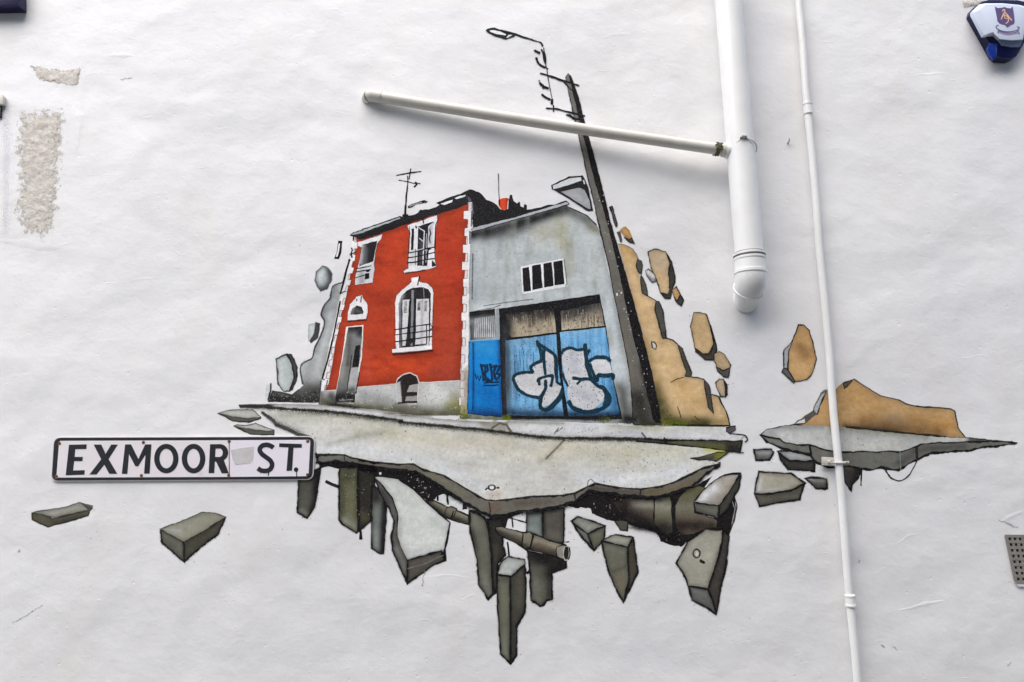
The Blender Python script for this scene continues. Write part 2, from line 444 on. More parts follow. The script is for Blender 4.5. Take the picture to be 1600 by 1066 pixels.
# unseen house added behind the camera, roof line shaped to shade the wall foot
def added_shade_house():
    t = empty('added_shade_house', (0, -8.6, 0), 'unseen dark stone house added behind the viewer to shade the foot of the wall', 'house')
    m, nt, b = newmat('dark_stone'); nt.links.new(mixc(nt, noise_node(nt, 6, 5), (.10, .095, .09), (.20, .19, .175)), b.inputs['Base Color']); b.inputs['Roughness'].default_value = .9
    slate = gloss('slate', (.06, .065, .075), .6, .2, 9, .002); glass = gloss('dark_glass', (.02, .025, .03), .1, .1, 2, .0001)
    bm = bmesh.new(); pr = [(-9, 0), (9, 0), (9, 9.4), (1.0, 9.3), (-3.2, 7.7), (-9, 5.2)]
    f = [bm.verts.new((x, -6.2, z)) for x, z in pr]; k = [bm.verts.new((x, -11, z)) for x, z in pr]
    bm.faces.new(f); bm.faces.new(k[::-1])
    for i in range(6): bm.faces.new((f[i], f[(i + 1) % 6], k[(i + 1) % 6], k[i]))
    to_obj('wall', bm, m, t, False)
    bm = bmesh.new(); rf = [(-9.3, 5.12), (-3.2, 7.74), (1, 9.34), (9.3, 9.44), (9.3, 9.58), (1, 9.48), (-3.2, 7.88), (-9.3, 5.26)]
    a = [bm.verts.new((x, -6.0, z)) for x, z in rf]; c = [bm.verts.new((x, -11.2, z)) for x, z in rf]
    bm.faces.new(a); bm.faces.new(c[::-1])
    for i in range(8): bm.faces.new((a[i], a[(i + 1) % 8], c[(i + 1) % 8], c[i]))
    to_obj('roof', bm, slate, t, False)
    for x in (-5.5, -2.2, 1.6, 5.2):
        for z in (1.0, 3.9):
            bm = bmesh.new(); bmesh.ops.create_cube(bm, size=1, matrix=Matrix.Translation((x, -6.19, z + .7)) @ Matrix.Diagonal((1.0, .06, 1.4, 1))); to_obj('window', bm, glass, t, False)
added_shade_house()

# rough places of the render: real raised crust, coloured like bare plaster
def crust_material():
    m, nt, b = newmat('bare_plaster')
    c = mixc(nt, maprange(nt, noise_node(nt, 30, 6, .7), .38, .62, 0, 1), (.60, .55, .485), (.74, .71, .665))
    c = mixc(nt, maprange(nt, noise_node(nt, 75, 4, .7), .56, .70, 0, .7), c, (.27, .23, .18))
    nt.links.new(c, b.inputs['Base Color']); b.inputs['Roughness'].default_value = .9; b.inputs['Specular IOR Level'].default_value = .1
    at = nt.nodes.new('ShaderNodeAttribute'); at.attribute_name = 'edge'
    s = nt.nodes.new('ShaderNodeMath'); s.operation = 'ADD'; nt.links.new(at.outputs['Fac'], s.inputs[0])
    nt.links.new(maprange(nt, noise_node(nt, 45, 5, .7), .3, .7, -.5, .35), s.inputs[1])
    nt.links.new(maprange(nt, s.outputs[0], .22, .5, 0, 1), b.inputs['Alpha'])
    bp = nt.nodes.new('ShaderNodeBump'); bp.inputs['Distance'].default_value = 1
    mu = nt.nodes.new('ShaderNodeMath'); mu.operation = 'MULTIPLY'; mu.inputs[1].default_value = .0042
    nt.links.new(noise_node(nt, 110, 8, .78), mu.inputs[0]); nt.links.new(mu.outputs[0], bp.inputs['Height']); nt.links.new(bp.outputs[0], b.inputs['Normal'])
    return m
CRUST = crust_material()
def crust(poly, amp, fe, g=3.0, label=None):
    xs = [p[0] for p in poly]; ys = [p[1] for p in poly]
    nx = int((max(xs) - min(xs)) / g) + 1; ny = int((max(ys) - min(ys)) / g) + 1
    vs_, fs, ed, idx = [], [], [], {}
    for j in range(ny + 1):
        for i in range(nx + 1):
            x = min(xs) + i * g; y = min(ys) + j * g
            dd = line_dist((x, y), poly + [poly[0]]) * (1 if inside((x, y), poly) else -1)
            e = max(0, min(1, dd / fe))
            if dd < -g: continue
            h = .0008 + amp * e * (max(0, .5 + .7 * noise.noise((x * .09, y * .11, .5)) + .6 * noise.noise((x * .25, y * .3, 1.5)) + .35 * noise.noise((x * .6, y * .6, 2.5))))
            idx[i, j] = len(vs_); vs_.append(U(x, y, h)); ed.append(e)
    for j in range(ny):
        for i in range(nx):
            q = [idx.get(k) for k in ((i, j), (i, j + 1), (i + 1, j + 1), (i + 1, j))]
            if None not in q: fs.append(q)
    me = bpy.data.meshes.new('bare_render_patch'); me.from_pydata(vs_, [], fs)
    a = me.attributes.new('edge', 'FLOAT', 'POINT'); a.data.foreach_set('value', ed)
    me.polygons.foreach_set('use_smooth', [True] * len(fs))
    o = link_mesh('bare_render_patch', me, wall, (CRUST,))
    if label: o['label'] = label
crust(X2('60,450 170,435 300,430 285,520 275,640 268,760 262,880 235,985 160,1010 90,990 40,900 55,760 45,600'), .003, 34, 2.4, 'tall patch of bare sandy plaster where the white paint has worn off')
crust(X2('125,265 270,285 345,275 330,370 270,360 190,345 150,330'), .003, 9, 2.4, 'small worn patch of bare plaster')
crust(X6('180,30 330,0 420,40 330,110 240,140'), .003, 6, 2)
crust(PX('1500,0 1575,-6 1600,6 1560,10 1505,12'), .003, 6, 2)

# raised ridges left by the trowel, and hairline cracks (part of the wall)
def ridges():
    vs_, fs = [], []
    def ridge(pts, w, h):
        pts = catmull(jag(pts, 1.2, 9, False), 3); n = len(pts)
        base = len(vs_)
        for i, p in enumerate(pts):
            u = pts[max(0, i - 1)]; v = pts[min(n - 1, i + 1)]; L = math.hypot(v[0] - u[0], v[1] - u[1]) or 1
            nx, ny = -(v[1] - u[1]) / L, (v[0] - u[0]) / L
            e = math.sin(math.pi * i / (n - 1)) ** .6; k = (1 + .5 * noise.noise((p[0] * .1, p[1] * .1, 0))) * e
            for q, hh in ((-1, -.0003), (-.35, .7), (.1, 1), (1, -.0003)):
                vs_.append(U(p[0] + nx * q * w * k, p[1] + ny * q * w * k, (h * hh * k if hh > 0 else -.0003)))
        for i in range(n - 1):
            for k in range(3):
                a = base + i * 4 + k; fs.append((a, a + 1, a + 5, a + 4))
    traced = ['660,903 700,899 735,903', '1100,392 1130,388 1150,390', '1400,850 1420,838 1440,834', '1420,120 1450,116 1480,115',
              '900,880 930,884 950,890', '200,440 226,436 250,434', '700,980 730,977 750,979', '940,60 966,54 990,54', '1500,560 1530,556 1550,560', '1240,952 1262,955 1280,952']
    for t in traced: ridge(PX(t), random.uniform(2.5, 5.5), random.uniform(.0002, .0006))
    for t, w, h in (('128,92 126,140 124,190 117,250', 8, .0010), ('112,378 84,388 44,382 -10,374', 9, .0010), ('168,88 190,86 212,88', 5, .0012), ('20,175 18,260 14,360', 7, .0008), ('1405,954 1440,946 1478,938', 5, .0012), ('1560,818 1580,808 1600,800', 5, .001)): ridge(PX(t), w, h)
    for k in range(150):
        x, y = random.uniform(-60, 1650), random.uniform(-60, 1130); 
        if (400 < x < 1170 and 270 < y < 870) or (1160 < x < 1580 and 580 < y < 790): continue
        L = random.uniform(5, 26); a = random.gauss(0, .3)
        ridge([(x, y), (x + L * .5 * math.cos(a), y + L * .5 * math.sin(a) + random.uniform(-2, 2)), (x + L * math.cos(a), y + L * math.sin(a))],
              random.uniform(1.2, 3.2), random.uniform(.0002, .0006))
    me = bpy.data.meshes.new('trowel_ridge'); me.from_pydata(vs_, [], fs)
    me.polygons.foreach_set('use_smooth', [True] * len(fs))
    o = link_mesh('trowel_ridge', me, wall, (WALL,)); o['kind'] = 'stuff'
ridges()

# ================================================================== MURAL
mural = empty('mural', U(770, 660), 'spray painted mural of a red house and grey garage on a broken slab of street', 'mural')
INK = (22, 21, 23); SOOT = (38, 36, 34); WHT = (226, 227, 229); RED = (174, 61, 35); TAN = (211, 181, 138)
OL = (98, 96, 82); DK = (60, 59, 52); GL = (176, 178, 172)

def part(name, label=None, parent=None):
    class Ctx:
        def __enter__(s): s.p = Paint(); return s.p
        def __exit__(s, *a): s.o = s.p.build(name, parent or mural, label)
    return Ctx()

# --- grey ruin wall left of the house, its stump and stones
c = part('ruined_wall', 'light grey broken wall to the left of the red house')
with c as p:
    p.fill(Z8('820,235 765,260 745,330 710,370 690,430 715,465 700,520 655,620 640,680 575,720 570,760 585,845 560,870 520,900 400,880 375,945 690,950 690,850 740,640 800,330'),
           (188, 192, 192), [(Z8('775,255 745,330 710,370 690,430 715,465 700,520 655,640'), 5, (120, 124, 126), .75),
           (Z8('400,900 520,915 690,900'), 15, (62, 62, 60), .95), (Z8('600,860 690,850'), 8, (120, 120, 118), .6),
           (Z8('800,300 760,480 700,760'), 4, (140, 142, 140), .5), (Z8('700,420 760,380'), 5, (130, 132, 134), .5),
           (Z8('380,930 690,945'), 6, (34, 33, 32), .9), (Z8('580,700 640,690 600,800'), 7, (150, 154, 154), .6)], g=3)
    p.stroke(Z8('825,232 765,255 750,300 745,330 712,368 692,425 712,465 703,515 680,570 655,620 640,682 610,700 575,722 570,765 583,840'), 1.3, (45, 46, 48), f=1.0, smooth=True, a=.85)
    p.stroke(Z8('400,880 470,892 520,904 560,872'), 1.1, (60, 60, 60), f=1)
    p.dots(Z8('400,885 520,905 690,860 690,945 380,940'), 70, .5, (150, 150, 148), 3)
    p.dots(Z8('400,885 520,905 690,880 690,945 380,940'), 70, .6, (20, 20, 20), 4)
    p.fill(Z8('365,842 388,838 380,935 358,935'), (205, 210, 208), g=4)
    p.stroke(Z8('393,835 392,880 376,935'), 1.6, SOOT, f=.8)

OB_ = (1.35, INK, 1.1, .95)
def rock(name, faces, label, inside_of=None, extras=None):
    c = part(name, label, inside_of)
    with c as p:
        if faces[-1][3] is OB_ or faces[0][3] is OB_:
            al = [q for fc in faces for q in fc[0]]; xs = [q[0] for q in al]; ys = [q[1] for q in al]
            p.dots([(min(xs) - 5, sum(ys) / len(ys)), (max(xs) + 6, sum(ys) / len(ys)), ((max(xs) + min(xs)) / 2 + 14, max(ys) + 7), ((max(xs) + min(xs)) / 2 - 12, max(ys) + 4)], 16, .5, (40, 40, 40), int(xs[0]))
        for (poly, col, sh, out) in faces:
            if out is OB_: p.stroke(poly + [poly[0]], 1.2, INK, f=3.0, a=.32)
            p.fill(poly, col, sh, g=2.6, out=out, j=.6, rim=(3.2, .55, .6) if out is OB_ else (2.8, .74, .55))
        if extras: extras(p)
    return c.o
rock('floating_stone', [(Z8('700,135 735,150 757,180 750,230 730,275 690,285 670,260 655,220 665,170'), (192, 200, 200),
     [(Z8('750,170 750,230 725,270 690,280'), 6, (42, 44, 46), .95), (Z8('665,170 700,140 740,155'), 3, (120, 126, 126), .7), (Z8('660,200 665,250'), 2.5, (120, 126, 126), .6)], (.8, (90, 92, 94), 1.2, .7))],
     'rounded pale grey stone with a dark underside, highest left of the house')
rock('floating_stone', [(Z8('615,485 660,475 655,540 630,595 615,585'), (196, 202, 200), [], None),
     (Z8('660,475 685,480 672,560 630,596 625,580 650,545'), (92, 94, 94), [(Z8('680,490 640,590'), 5, (40, 40, 40), .6)], (.7, (60, 60, 60), .9, .8))],
     'small pale block left of the ruined wall')
rock('floating_stone', [(Z8('425,690 490,660 518,720 535,800 505,880 470,885 435,840'), (176, 184, 182), [(Z8('440,720 450,830'), 6, (205, 212, 210), .7)], (1.2, (70, 72, 74), 1, .9)),
     (Z8('490,660 515,665 550,740 545,820 520,870 505,880 535,800 520,720'), (70, 72, 70), [], (1.0, SOOT, 1, .9))],
     'large oval grey stone standing just above the left end of the kerb')
c = part('floating_frame', 'thin black framed chip in the air left of the roof')
with c as p:
    p.fill(Z1('205,618 240,622 230,720 212,772 170,772 190,720'), INK, g=4); p.fill(Z1('208,645 220,640 214,700 200,752 186,755 198,700'), WHT)

# --- the red house
hc = part('painted_house', 'red three storey house with white corner stones and a black roof')
with hc as p:
    p.fill(Z1('350,600 560,545 780,470 900,430 1040,390 1100,375 1290,300 1286,420 1275,560 1262,800 1252,1066') + Z2('1245,200 1240,440 1222,680 1226,775 880,790 670,803 370,828 345,830 190,852 103,857 145,690 205,330 285,0') + Z1('300,930 345,700 362,645'),
           RED, [(Z1('560,560 780,490 900,450'), 5, (150, 44, 26), .5), (Z2('700,560 980,530'), 5, (120, 40, 26), .7),
                 (Z2('1100,300 1150,600'), 16, (176, 74, 54), .5), (Z2('560,640 900,620'), 16, (206, 76, 34), .6), (Z1('700,560 600,900'), 14, (208, 72, 38), .5),
                 (Z2('420,500 450,760'), 9, (190, 76, 56), .55), (Z1('1100,600 1180,900'), 14, (186, 58, 36), .6),
                 (Z2('1000,700 1200,740'), 10, (150, 62, 52), .5), (Z2('130,840 185,700'), 5, (184, 70, 52), .5)], g=3.4, streak=(26, 9, (146, 46, 30), .7), rim=(5, .74, .55))
house = hc.o
with part('plinth', None, house) as p:
    p.fill(Z2('55,850 105,857 190,852 215,850 345,830 370,828 670,803 880,790 1226,772 1290,760 1290,1062 1000,1062 700,1046 400,1012 40,975'),
           (186, 188, 186), [(Z2('100,960 400,1000 800,1040 1280,1055'), 8, (84, 84, 66), .85), (Z2('1150,1000 1280,1000'), 9, (112, 112, 40), .7),
           (Z2('420,900 600,930'), 7, (130, 132, 130), .6), (Z2('1000,850 1080,900'), 9, (214, 214, 210), .7), (Z2('690,990 840,1000'), 7, (110, 110, 100), .6),
           (Z2('60,880 70,970'), 4, (90, 90, 88), .7), (Z2('150,900 190,950'), 5, (60, 60, 58), .8), (Z2('400,840 640,820'), 3, (205, 205, 203), .5),
           (Z2('1180,900 1230,1040'), 7, (150, 146, 112), .6)], g=3)
    p.dots(Z2('360,840 1270,800 1270,1050 400,1000'), 150, .5, (70, 68, 60), 11, .8)
    p.dots(Z2('360,840 1270,800 1270,1050 400,1000'), 120, .5, (225, 225, 222), 12, .8)
    p.stroke(Z2('105,857 190,852'), 1, (205, 200, 196)); p.stroke(Z2('370,828 670,803 690,800'), 1, (216, 208, 204))
    p.stroke(Z2('880,790 1226,773'), 1, (216, 208, 204))
def quoins(p, outer, inner_w, big, n, side, col=(232, 230, 230)):
    L = [0]
    for a, b in zip(outer, outer[1:]): L.append(L[-1] + math.hypot(b[0] - a[0], b[1] - a[1]))
    def at(s):
        for i in range(len(outer) - 1):
            if s <= L[i + 1] + 1e-6:
                t = (s - L[i]) / (L[i + 1] - L[i]); a, b = outer[i], outer[i + 1]; return (a[0] + (b[0] - a[0]) * t, a[1] + (b[1] - a[1]) * t)
        return outer[-1]
    inn = []; rn = random.Random(n)
    for k in range(n):
        s0, s1 = L[-1] * k / n, L[-1] * (k + 1) / n; w = (big if k % 2 else inner_w) * rn.uniform(.85, 1.15)
        for s in (s0 + .3, s1 - .3):
            q = at(s); inn.append((q[0] + side * w, q[1]))
    p.fill(list(outer) + inn[::-1], col, j=.35)
    return inn
with part('corner_stones', 'white toothed corner stones at the left edge of the red house', house) as p:
    inn = quoins(p, Z1('325,580 310,700 300,800') + Z2('245,0 215,130 185,260 130,480 80,760 62,860'), 4.2, 8.4, 25, 1)
    p.stroke([(q[0] + .5, q[1]) for q in inn], .6, (120, 50, 36), f=.5, a=.6)
with part('corner_stones', 'white toothed corner stones between the red house and the garage', house) as p:
    inn = quoins(p, Z1('1325,300 1318,500 1310,700 1306,1066') + Z2('1300,200 1298,480 1288,760 1284,1050'), 5.2, 12, 25, -1)
    p.fill(Z2('1228,690 1290,640 1290,1062 1222,1050'), (196, 192, 186), [(Z2('1230,1040 1290,1040'), 10, (118, 116, 50), .9), (Z2('1230,800 1240,900'), 4, (232, 228, 226), .7), (Z2('1275,700 1275,950'), 3, (150, 130, 110), .5)], g=3)
    p.stroke([(q[0] - .6, q[1]) for q in inn], .5, (120, 46, 32), f=.5, a=.55)
    p.stroke(Z1('1325,330 1340,400 1325,470 1335,520'), .9, INK); p.stroke(Z1('1318,370 1312,500'), .8, INK); p.stroke(Z1('1303,540 1300,640 1312,636'), 1.1, INK)
    p.stroke(Z1('1308,650 1300,850 1295,1060'), .5, (90, 90, 92), a=.6)
    p.stroke(Z2('1300,20 1302,230 1298,420'), .7, (60, 60, 64), a=.7)
with part('drainpipe', 'thin black drainpipe down the left corner of the red house', house) as p:
    p.stroke(Z1('300,775 275,860 245,980 222,1062'), 2.4, INK, f=.7); p.stroke(Z1('222,1062 262,1040'), 1, INK)
    p.stroke(Z1('335,585 330,620'), 1.2, INK); p.stroke(Z1('316,680 322,700 312,730 320,760'), 1.6, INK); p.stroke(Z1('300,740 350,715'), .9, SOOT)
    p.stroke(Z2('222,112 198,235 165,400 118,600 72,755'), 2.0, INK, f=.6); p.stroke(Z2('72,755 90,765'), .9, INK)
    p.stroke(Z2('62,775 50,900 44,960'), 1.2, (60, 60, 60), a=.8); p.stroke(Z2('115,770 100,850'), .7, INK)
with part('roof', 'black sloping roof edge of the red house', house) as p:
    p.fill(Z1('296,568 330,545 540,478 720,412 745,425 790,412 870,388 885,362 960,358 1020,335 1045,320 1020,305 1060,285 1180,242 1300,192 1345,205 1340,300 1290,295 1278,318 1100,383 1040,398 915,432 780,482 560,560 380,615 345,590'),
           (33, 32, 34), [(Z1('400,590 800,450'), 4, (18, 18, 20), .5)], g=4, j=.9)
    p.fill(Z1('310,566 340,552 540,488 715,424 725,436 540,503 345,572'), (150, 158, 160), [(Z1('450,520 620,470'), 4, (196, 202, 202), .7)], g=3, j=.9)
    p.fill(Z1('1055,312 1100,295 1160,280 1150,298 1090,322'), (222, 226, 228)); p.fill(Z1('1175,266 1215,248 1268,234 1262,250 1190,275'), (214, 220, 222))
    p.spray(Z1('1290,235 1310,300'), 4.5, (120, 112, 124), .8)
    p.stroke(Z1('905,430 912,470'), 1.1, INK); p.stroke(Z1('480,570 490,600'), 1, INK)
with part('chimney_cap', 'black ridge strip floating above the roof', house) as p:
    p.stroke(Z1('790,340 850,312 925,292'), 3.2, INK, f=.6); p.stroke(Z1('800,330 900,300'), .8, (160, 160, 162)); p.stroke(Z1('925,290 945,295 930,305'), 1.2, SOOT)
with part('aerial', 'black television aerial on the roof', house) as p:
    p.stroke(Z1('762,400 772,250 785,130 783,80'), [3.2, 2.0, 1.2], INK, f=.5, vary=.1); p.stroke(Z1('795,110 808,20'), 1.2, INK, f=.5)
    p.stroke(Z1('690,75 800,55 895,43'), 1.6, INK, f=.5); p.stroke(Z1('710,116 790,130 850,145'), 1.1, INK, f=.5)
    p.stroke(Z1('845,130 860,150 838,172'), 2.4, INK, f=.5); p.stroke(Z1('850,135 888,145'), 1.5, INK, f=.5); p.fill(Z1('740,400 790,400 790,425 735,425'), INK)
# windows
with part('window', 'upper left window of the red house', house) as p:
    p.fill(Z1('362,635 572,565 565,605 528,640 505,815 508,850 492,968 342,992 350,905 378,790 400,680 366,662'), (228, 227, 229), out=(.6, (90, 40, 34), .6, .6))
    p.fill(Z1('405,655 528,618 500,790 378,835 385,770'), (34, 32, 34), [(Z1('405,670 395,800'), 4.5, (176, 178, 182), .95), (Z1('430,700 425,800'), 3.4, (92, 94, 98), .8)], g=2.2)
    p.fill(Z1('362,860 498,825 490,960 346,985'), (214, 214, 217), [(Z1('400,890 400,960'), 4, (120, 122, 126), .6)], g=2.5)
    p.fill(Z1('430,895 466,888 462,935 424,942'), INK); p.fill(Z1('438,868 470,860 466,880 436,884'), INK)
with part('railing', None, house) as p:
    for t in ('352,850 420,842 480,828', '352,880 420,868 475,858', '345,930 405,912 440,900'): p.stroke(Z1(t), 1.0, INK, f=.5)
with part('window', 'upper middle window of the red house with a half open casement', house) as p:
    p.fill(Z1('782,490 905,448 1038,400 1022,500 1005,660 1012,790 1030,830 990,850 900,868 752,892 744,872 785,848 790,720 800,570'), (229, 228, 230), out=(.6, (90, 40, 34), .6, .6))
    p.stroke(Z1('1030,400 1035,450 1015,490 1012,680'), 1.0, INK, f=.5); p.stroke(Z1('795,500 800,560 790,720'), 1.0, INK, f=.5)
    p.fill(Z1('816,520 836,514 828,740 806,748'), INK)
    p.fill(Z1('868,500 1000,460 990,560 985,690 960,700 942,830 862,828 868,640'), (30, 29, 31), [(Z1('900,620 890,800'), 3, (84, 84, 88), .7)], g=2.4)
    p.fill(Z1('955,500 998,468 990,690 948,680'), (206, 206, 210), [(Z1('975,500 965,640'), 2, (120, 120, 124), .4)], g=2.5)
    p.stroke(Z1('965,520 975,560 962,600 972,640'), 1.0, (40, 40, 44), f=.5, vary=.5)
    p.stroke(Z1('872,510 922,540 915,690 910,822'), 1.2, (216, 216, 220), f=.4); p.stroke(Z1('880,600 912,625'), 1.0, (216, 216, 220), f=.4); p.stroke(Z1('868,700 908,690 945,700'), 1.4, (206, 206, 210), f=.4)
    p.stroke(Z1('940,560 935,800'), .7, (180, 180, 184), f=.4)
    p.fill(Z1('800,700 850,690 850,820 795,832'), (206, 206, 209)); p.stroke(Z1('850,690 850,820'), .9, (140, 140, 144))
    p.fill(Z1('985,780 1030,825 985,838'), (40, 34, 36)); p.stroke(Z1('760,888 850,880 930,865'), 1.0, (60, 30, 28), f=.8, a=.8)
    p.fill(Z1('848,490 862,505 856,522 846,512'), INK); p.stroke(Z1('912,440 915,475'), 1, INK)
with part('railing', None, house) as p:
    for t in ('782,722 850,712 930,690 1005,674 1012,690', '782,765 850,752 920,738 1010,716', '782,804 870,794 940,775 1010,768'): p.stroke(Z1(t), 1.3, INK, f=.5, smooth=True)
with part('arched_window', 'tall arched shuttered window in the middle of the red house', house) as p:
    ring = Z2('650,515 682,505 678,300 676,130 690,62 735,15') + Z1('770,1000 815,965 810,930 884,914 880,958 950,975 990,1012') + Z2('1000,40 990,300 985,480 985,515 655,545')
    p.fill(ring, (233, 231, 232), j=.4, out=(.7, (110, 44, 34), .6, .7))
    p.fill(Z2('712,500 708,300 710,130 730,68 775,22 830,-2 900,-8 955,10 976,50 972,290 966,480'), (38, 36, 38), [(Z2('715,480 712,130 740,60'), 3.2, (150, 152, 156), .8)], g=2.5, smooth=False)
    p.fill(Z2('740,100 802,95 790,250 775,400 765,480 738,482'), (206, 204, 206), g=3)
    p.fill(Z2('857,92 962,90 960,480 846,482'), (212, 210, 212), [(Z2('905,100 900,470'), 1.6, (150, 150, 154), .6)], g=2.2)
    p.stroke(Z2('826,20 820,300 815,478'), 3.0, (128, 130, 134), f=.6); p.stroke(Z2('915,-5 920,80'), 1, (120, 120, 124), f=.5)
    for x0, y0, n in ((768, 118, 9), (880, 118, 7), (934, 115, 8)):
        for k in range(n): p.stroke(Z2('%d,%d %d,%d' % (x0 - 11 - k * .6, y0 + k * 11, x0 + 11 - k * .6, y0 - 3 + k * 11)), .75, (52, 52, 56), f=.4, vary=.7, j=.1)
    p.fill(Z2('770,420 848,418 848,430 800,475 768,474'), (40, 39, 41))
    p.stroke(Z2('800,110 790,300 800,380'), 1.6, INK, f=.5); p.stroke(Z2('848,110 846,380'), 1.2, INK, f=.5); p.stroke(Z2('968,100 966,280'), .9, INK, f=.4)
    p.stroke(Z1('880,920 866,990'), 1.2, INK, f=.5)
    p.fill(Z2('650,512 700,505 985,480 986,514 655,545'), (236, 234, 235)); p.stroke(Z2('660,550 820,540 990,520'), 1.6, (70, 24, 20), f=2, a=.8)
with part('railing', 'three bar balcony railing of the arched window', house) as p:
    for t in ('670,350 760,335 830,322 978,300', '675,392 770,380 850,370 985,350', '678,448 770,436 850,424 985,405', '850,478 940,468'): p.stroke(Z2(t), 1.2, INK, f=.5)
    for t in ('720,345 716,470', '940,310 942,465', '975,310 992,330 970,350'): p.stroke(Z2(t), 1.0, INK, f=.5)
with part('arched_window', 'small half round window above the front door', house) as p:
    p.fill(Z2('280,275 282,205 300,135 345,88 352,70 405,62 414,85 448,135 452,200 440,262'), (232, 230, 231), j=.4, out=(.7, (110, 44, 34), .6, .7))
    p.fill(Z2('305,222 320,172 360,146 400,156 416,200 413,218'), (44, 43, 45), [(Z2('318,215 330,170'), 2.5, (150, 152, 154), .7), (Z2('360,190 395,205'), 2.6, (104, 104, 106), .6)], g=2)
    p.stroke(Z2('400,70 392,120'), 1.2, INK, f=.5); p.stroke(Z2('360,90 358,108'), 1.2, INK, f=.4); p.stroke(Z2('285,278 360,275 440,266'), 1.1, (80, 30, 26), f=.8, a=.8)
with part('front_door', 'open dark doorway with a grey door at the left of the red house', house) as p:
    p.fill(Z2('270,325 416,308 404,560 380,700 352,905 330,960 190,962 180,900 205,760 240,560'), (228, 224, 222), j=.4)
    p.fill(Z2('288,330 407,320 392,560 366,700 346,900 340,955 185,960 180,910 206,780 248,560'), (116, 117, 114),
           [(Z2('290,335 400,330 390,370'), 6, (24, 24, 25), .95), (Z2('270,500 230,760'), 3.5, (150, 150, 140), .7), (Z2('185,930 260,900 330,930'), 7, (22, 22, 22), .95),
            (Z2('300,420 285,640'), 3, (66, 66, 66), .6), (Z2('340,400 390,430'), 4, (140, 144, 146), .8), (Z2('330,480 310,600'), 4, (120, 122, 122), .5)], g=2.4)
    p.fill(Z2('350,482 388,474 376,656 322,662 335,560'), (26, 26, 28)); p.fill(Z2('316,668 376,660 352,850 278,868 300,740'), (178, 178, 178), [(Z2('330,850 290,860'), 4, (50, 50, 50), .8)], g=2.4)
    p.stroke(Z2('318,560 300,700 278,860'), .8, (60, 60, 58)); p.stroke(Z2('215,935 330,930'), 1.5, (110, 110, 108), f=.7); p.stroke(Z2('380,700 352,880'), 1.0, INK, f=.5)
    p.dots(Z2('260,870 340,860 330,950 220,950'), 14, .5, (190, 190, 190), 21)
with part('cellar_opening', 'small dark arched cellar opening in the plinth', house) as p:
    p.fill(Z2('685,795 695,752 740,718 805,702 862,730 882,788 872,880 868,955 695,962'), (214, 206, 202), j=.4)
    p.fill(Z2('692,795 700,765 742,727 803,712 855,738 872,790 862,870 862,945 702,958'), (40, 34, 33), j=.4)
    p.fill(Z2('690,795 722,775 738,950 698,952'), (182, 184, 184)); p.stroke(Z2('722,775 738,950'), 1, (90, 90, 90), a=.7)
    p.fill(Z2('800,812 870,798 864,866 778,866'), (164, 164, 164)); p.fill(Z2('770,905 862,896 862,940 765,945'), (150, 148, 144)); p.stroke(Z2('700,958 862,950'), 1.4, (24, 22, 22), f=.8); p.stroke(Z2('780,968 862,966'), 1.2, (200, 196, 188))

# --- roof behind and the garage
gc = part('painted_garage', 'grey rendered garage with a slanting roof line beside the red house')
with gc as p:
    p.fill(Z3('85,440 440,345 880,215 905,238 960,265 1050,310 1125,375 1165,450 1220,740 1290,1000') + Z6('130,0 200,340 240,700 262,860') + Z4('1310,1025 700,1010 0,990 45,960 60,400 60,150'),
           (184, 191, 192), [(Z3('100,460 300,420 500,360 700,300 860,250'), 7, (36, 37, 38), .97), (Z3('200,470 420,440 560,380'), 8, (96, 98, 98), .7),
           (Z3('880,240 960,290 1060,340'), 7, (96, 98, 94), .75), (Z3('1080,400 1130,420'), 6, (116, 114, 96), .8), (Z3('820,340 850,520'), 9, (168, 164, 136), .7),
           (Z3('650,420 700,450'), 13, (176, 170, 148), .55), (Z3('900,560 880,800'), 8, (166, 164, 142), .5), (Z3('1060,480 1120,760'), 9, (196, 200, 196), .5),
           (Z3('330,480 330,640'), 4, (140, 146, 148), .5), (Z4('1110,80 1160,400 1200,700'), 7, (198, 206, 210), .7), (Z4('1210,760 1260,960'), 9, (92, 94, 92), .85),
           (Z4('1260,1000 1330,1010'), 10, (50, 50, 46), .9), (Z4('1160,80 1230,500'), 2.5, (140, 146, 148), .5), (Z3('500,1000 1000,930'), 4, (206, 210, 211), .4), (Z3('120,700 120,1000'), 8, (160, 170, 178), .5),
           (Z4('60,170 270,140'), 4, (210, 214, 215), .5), (Z4('0,980 400,990'), 6, (70, 74, 40), .7)], g=3.4, streak=(10, 46, (142, 146, 138), .6), rim=(5, .8, .55))
    p.dots(Z3('100,470 880,260 1100,420 1200,900 100,1000'), 46, .55, (80, 82, 80), 5, .8)
    p.stroke(Z3('100,620 95,1000'), .9, (84, 86, 88), a=.7, f=1.2); p.stroke(Z4('70,185 240,152 300,130'), .8, (90, 92, 94), a=.8); p.stroke(Z3('190,1056 430,1020 600,1000'), .7, (110, 114, 116), a=.8)
    p.stroke(Z3('905,238 960,262 1050,305 1128,380'), 1.1, (60, 60, 60), f=.8)
    p.fill(Z4('265,160 292,155 300,380 268,385'), (150, 156, 158))
garage = gc.o
with part('back_roof', 'black roofs and broken ridge behind the garage', garage) as p:
    p.fill(Z3('78,88 110,100 150,108 190,140 215,170 260,190 300,215 330,250 360,262 395,250 400,170 405,130 425,135 440,185 470,205 485,190 495,192 498,230 525,240 528,208 548,212 552,255 640,240 700,220 780,212 830,190 885,180 880,200 440,325 110,405 95,330 98,230 95,180 60,140'), (30, 29, 31), j=.7)
    p.spray(Z3('90,190 100,300'), 3, (130, 120, 134), .6)
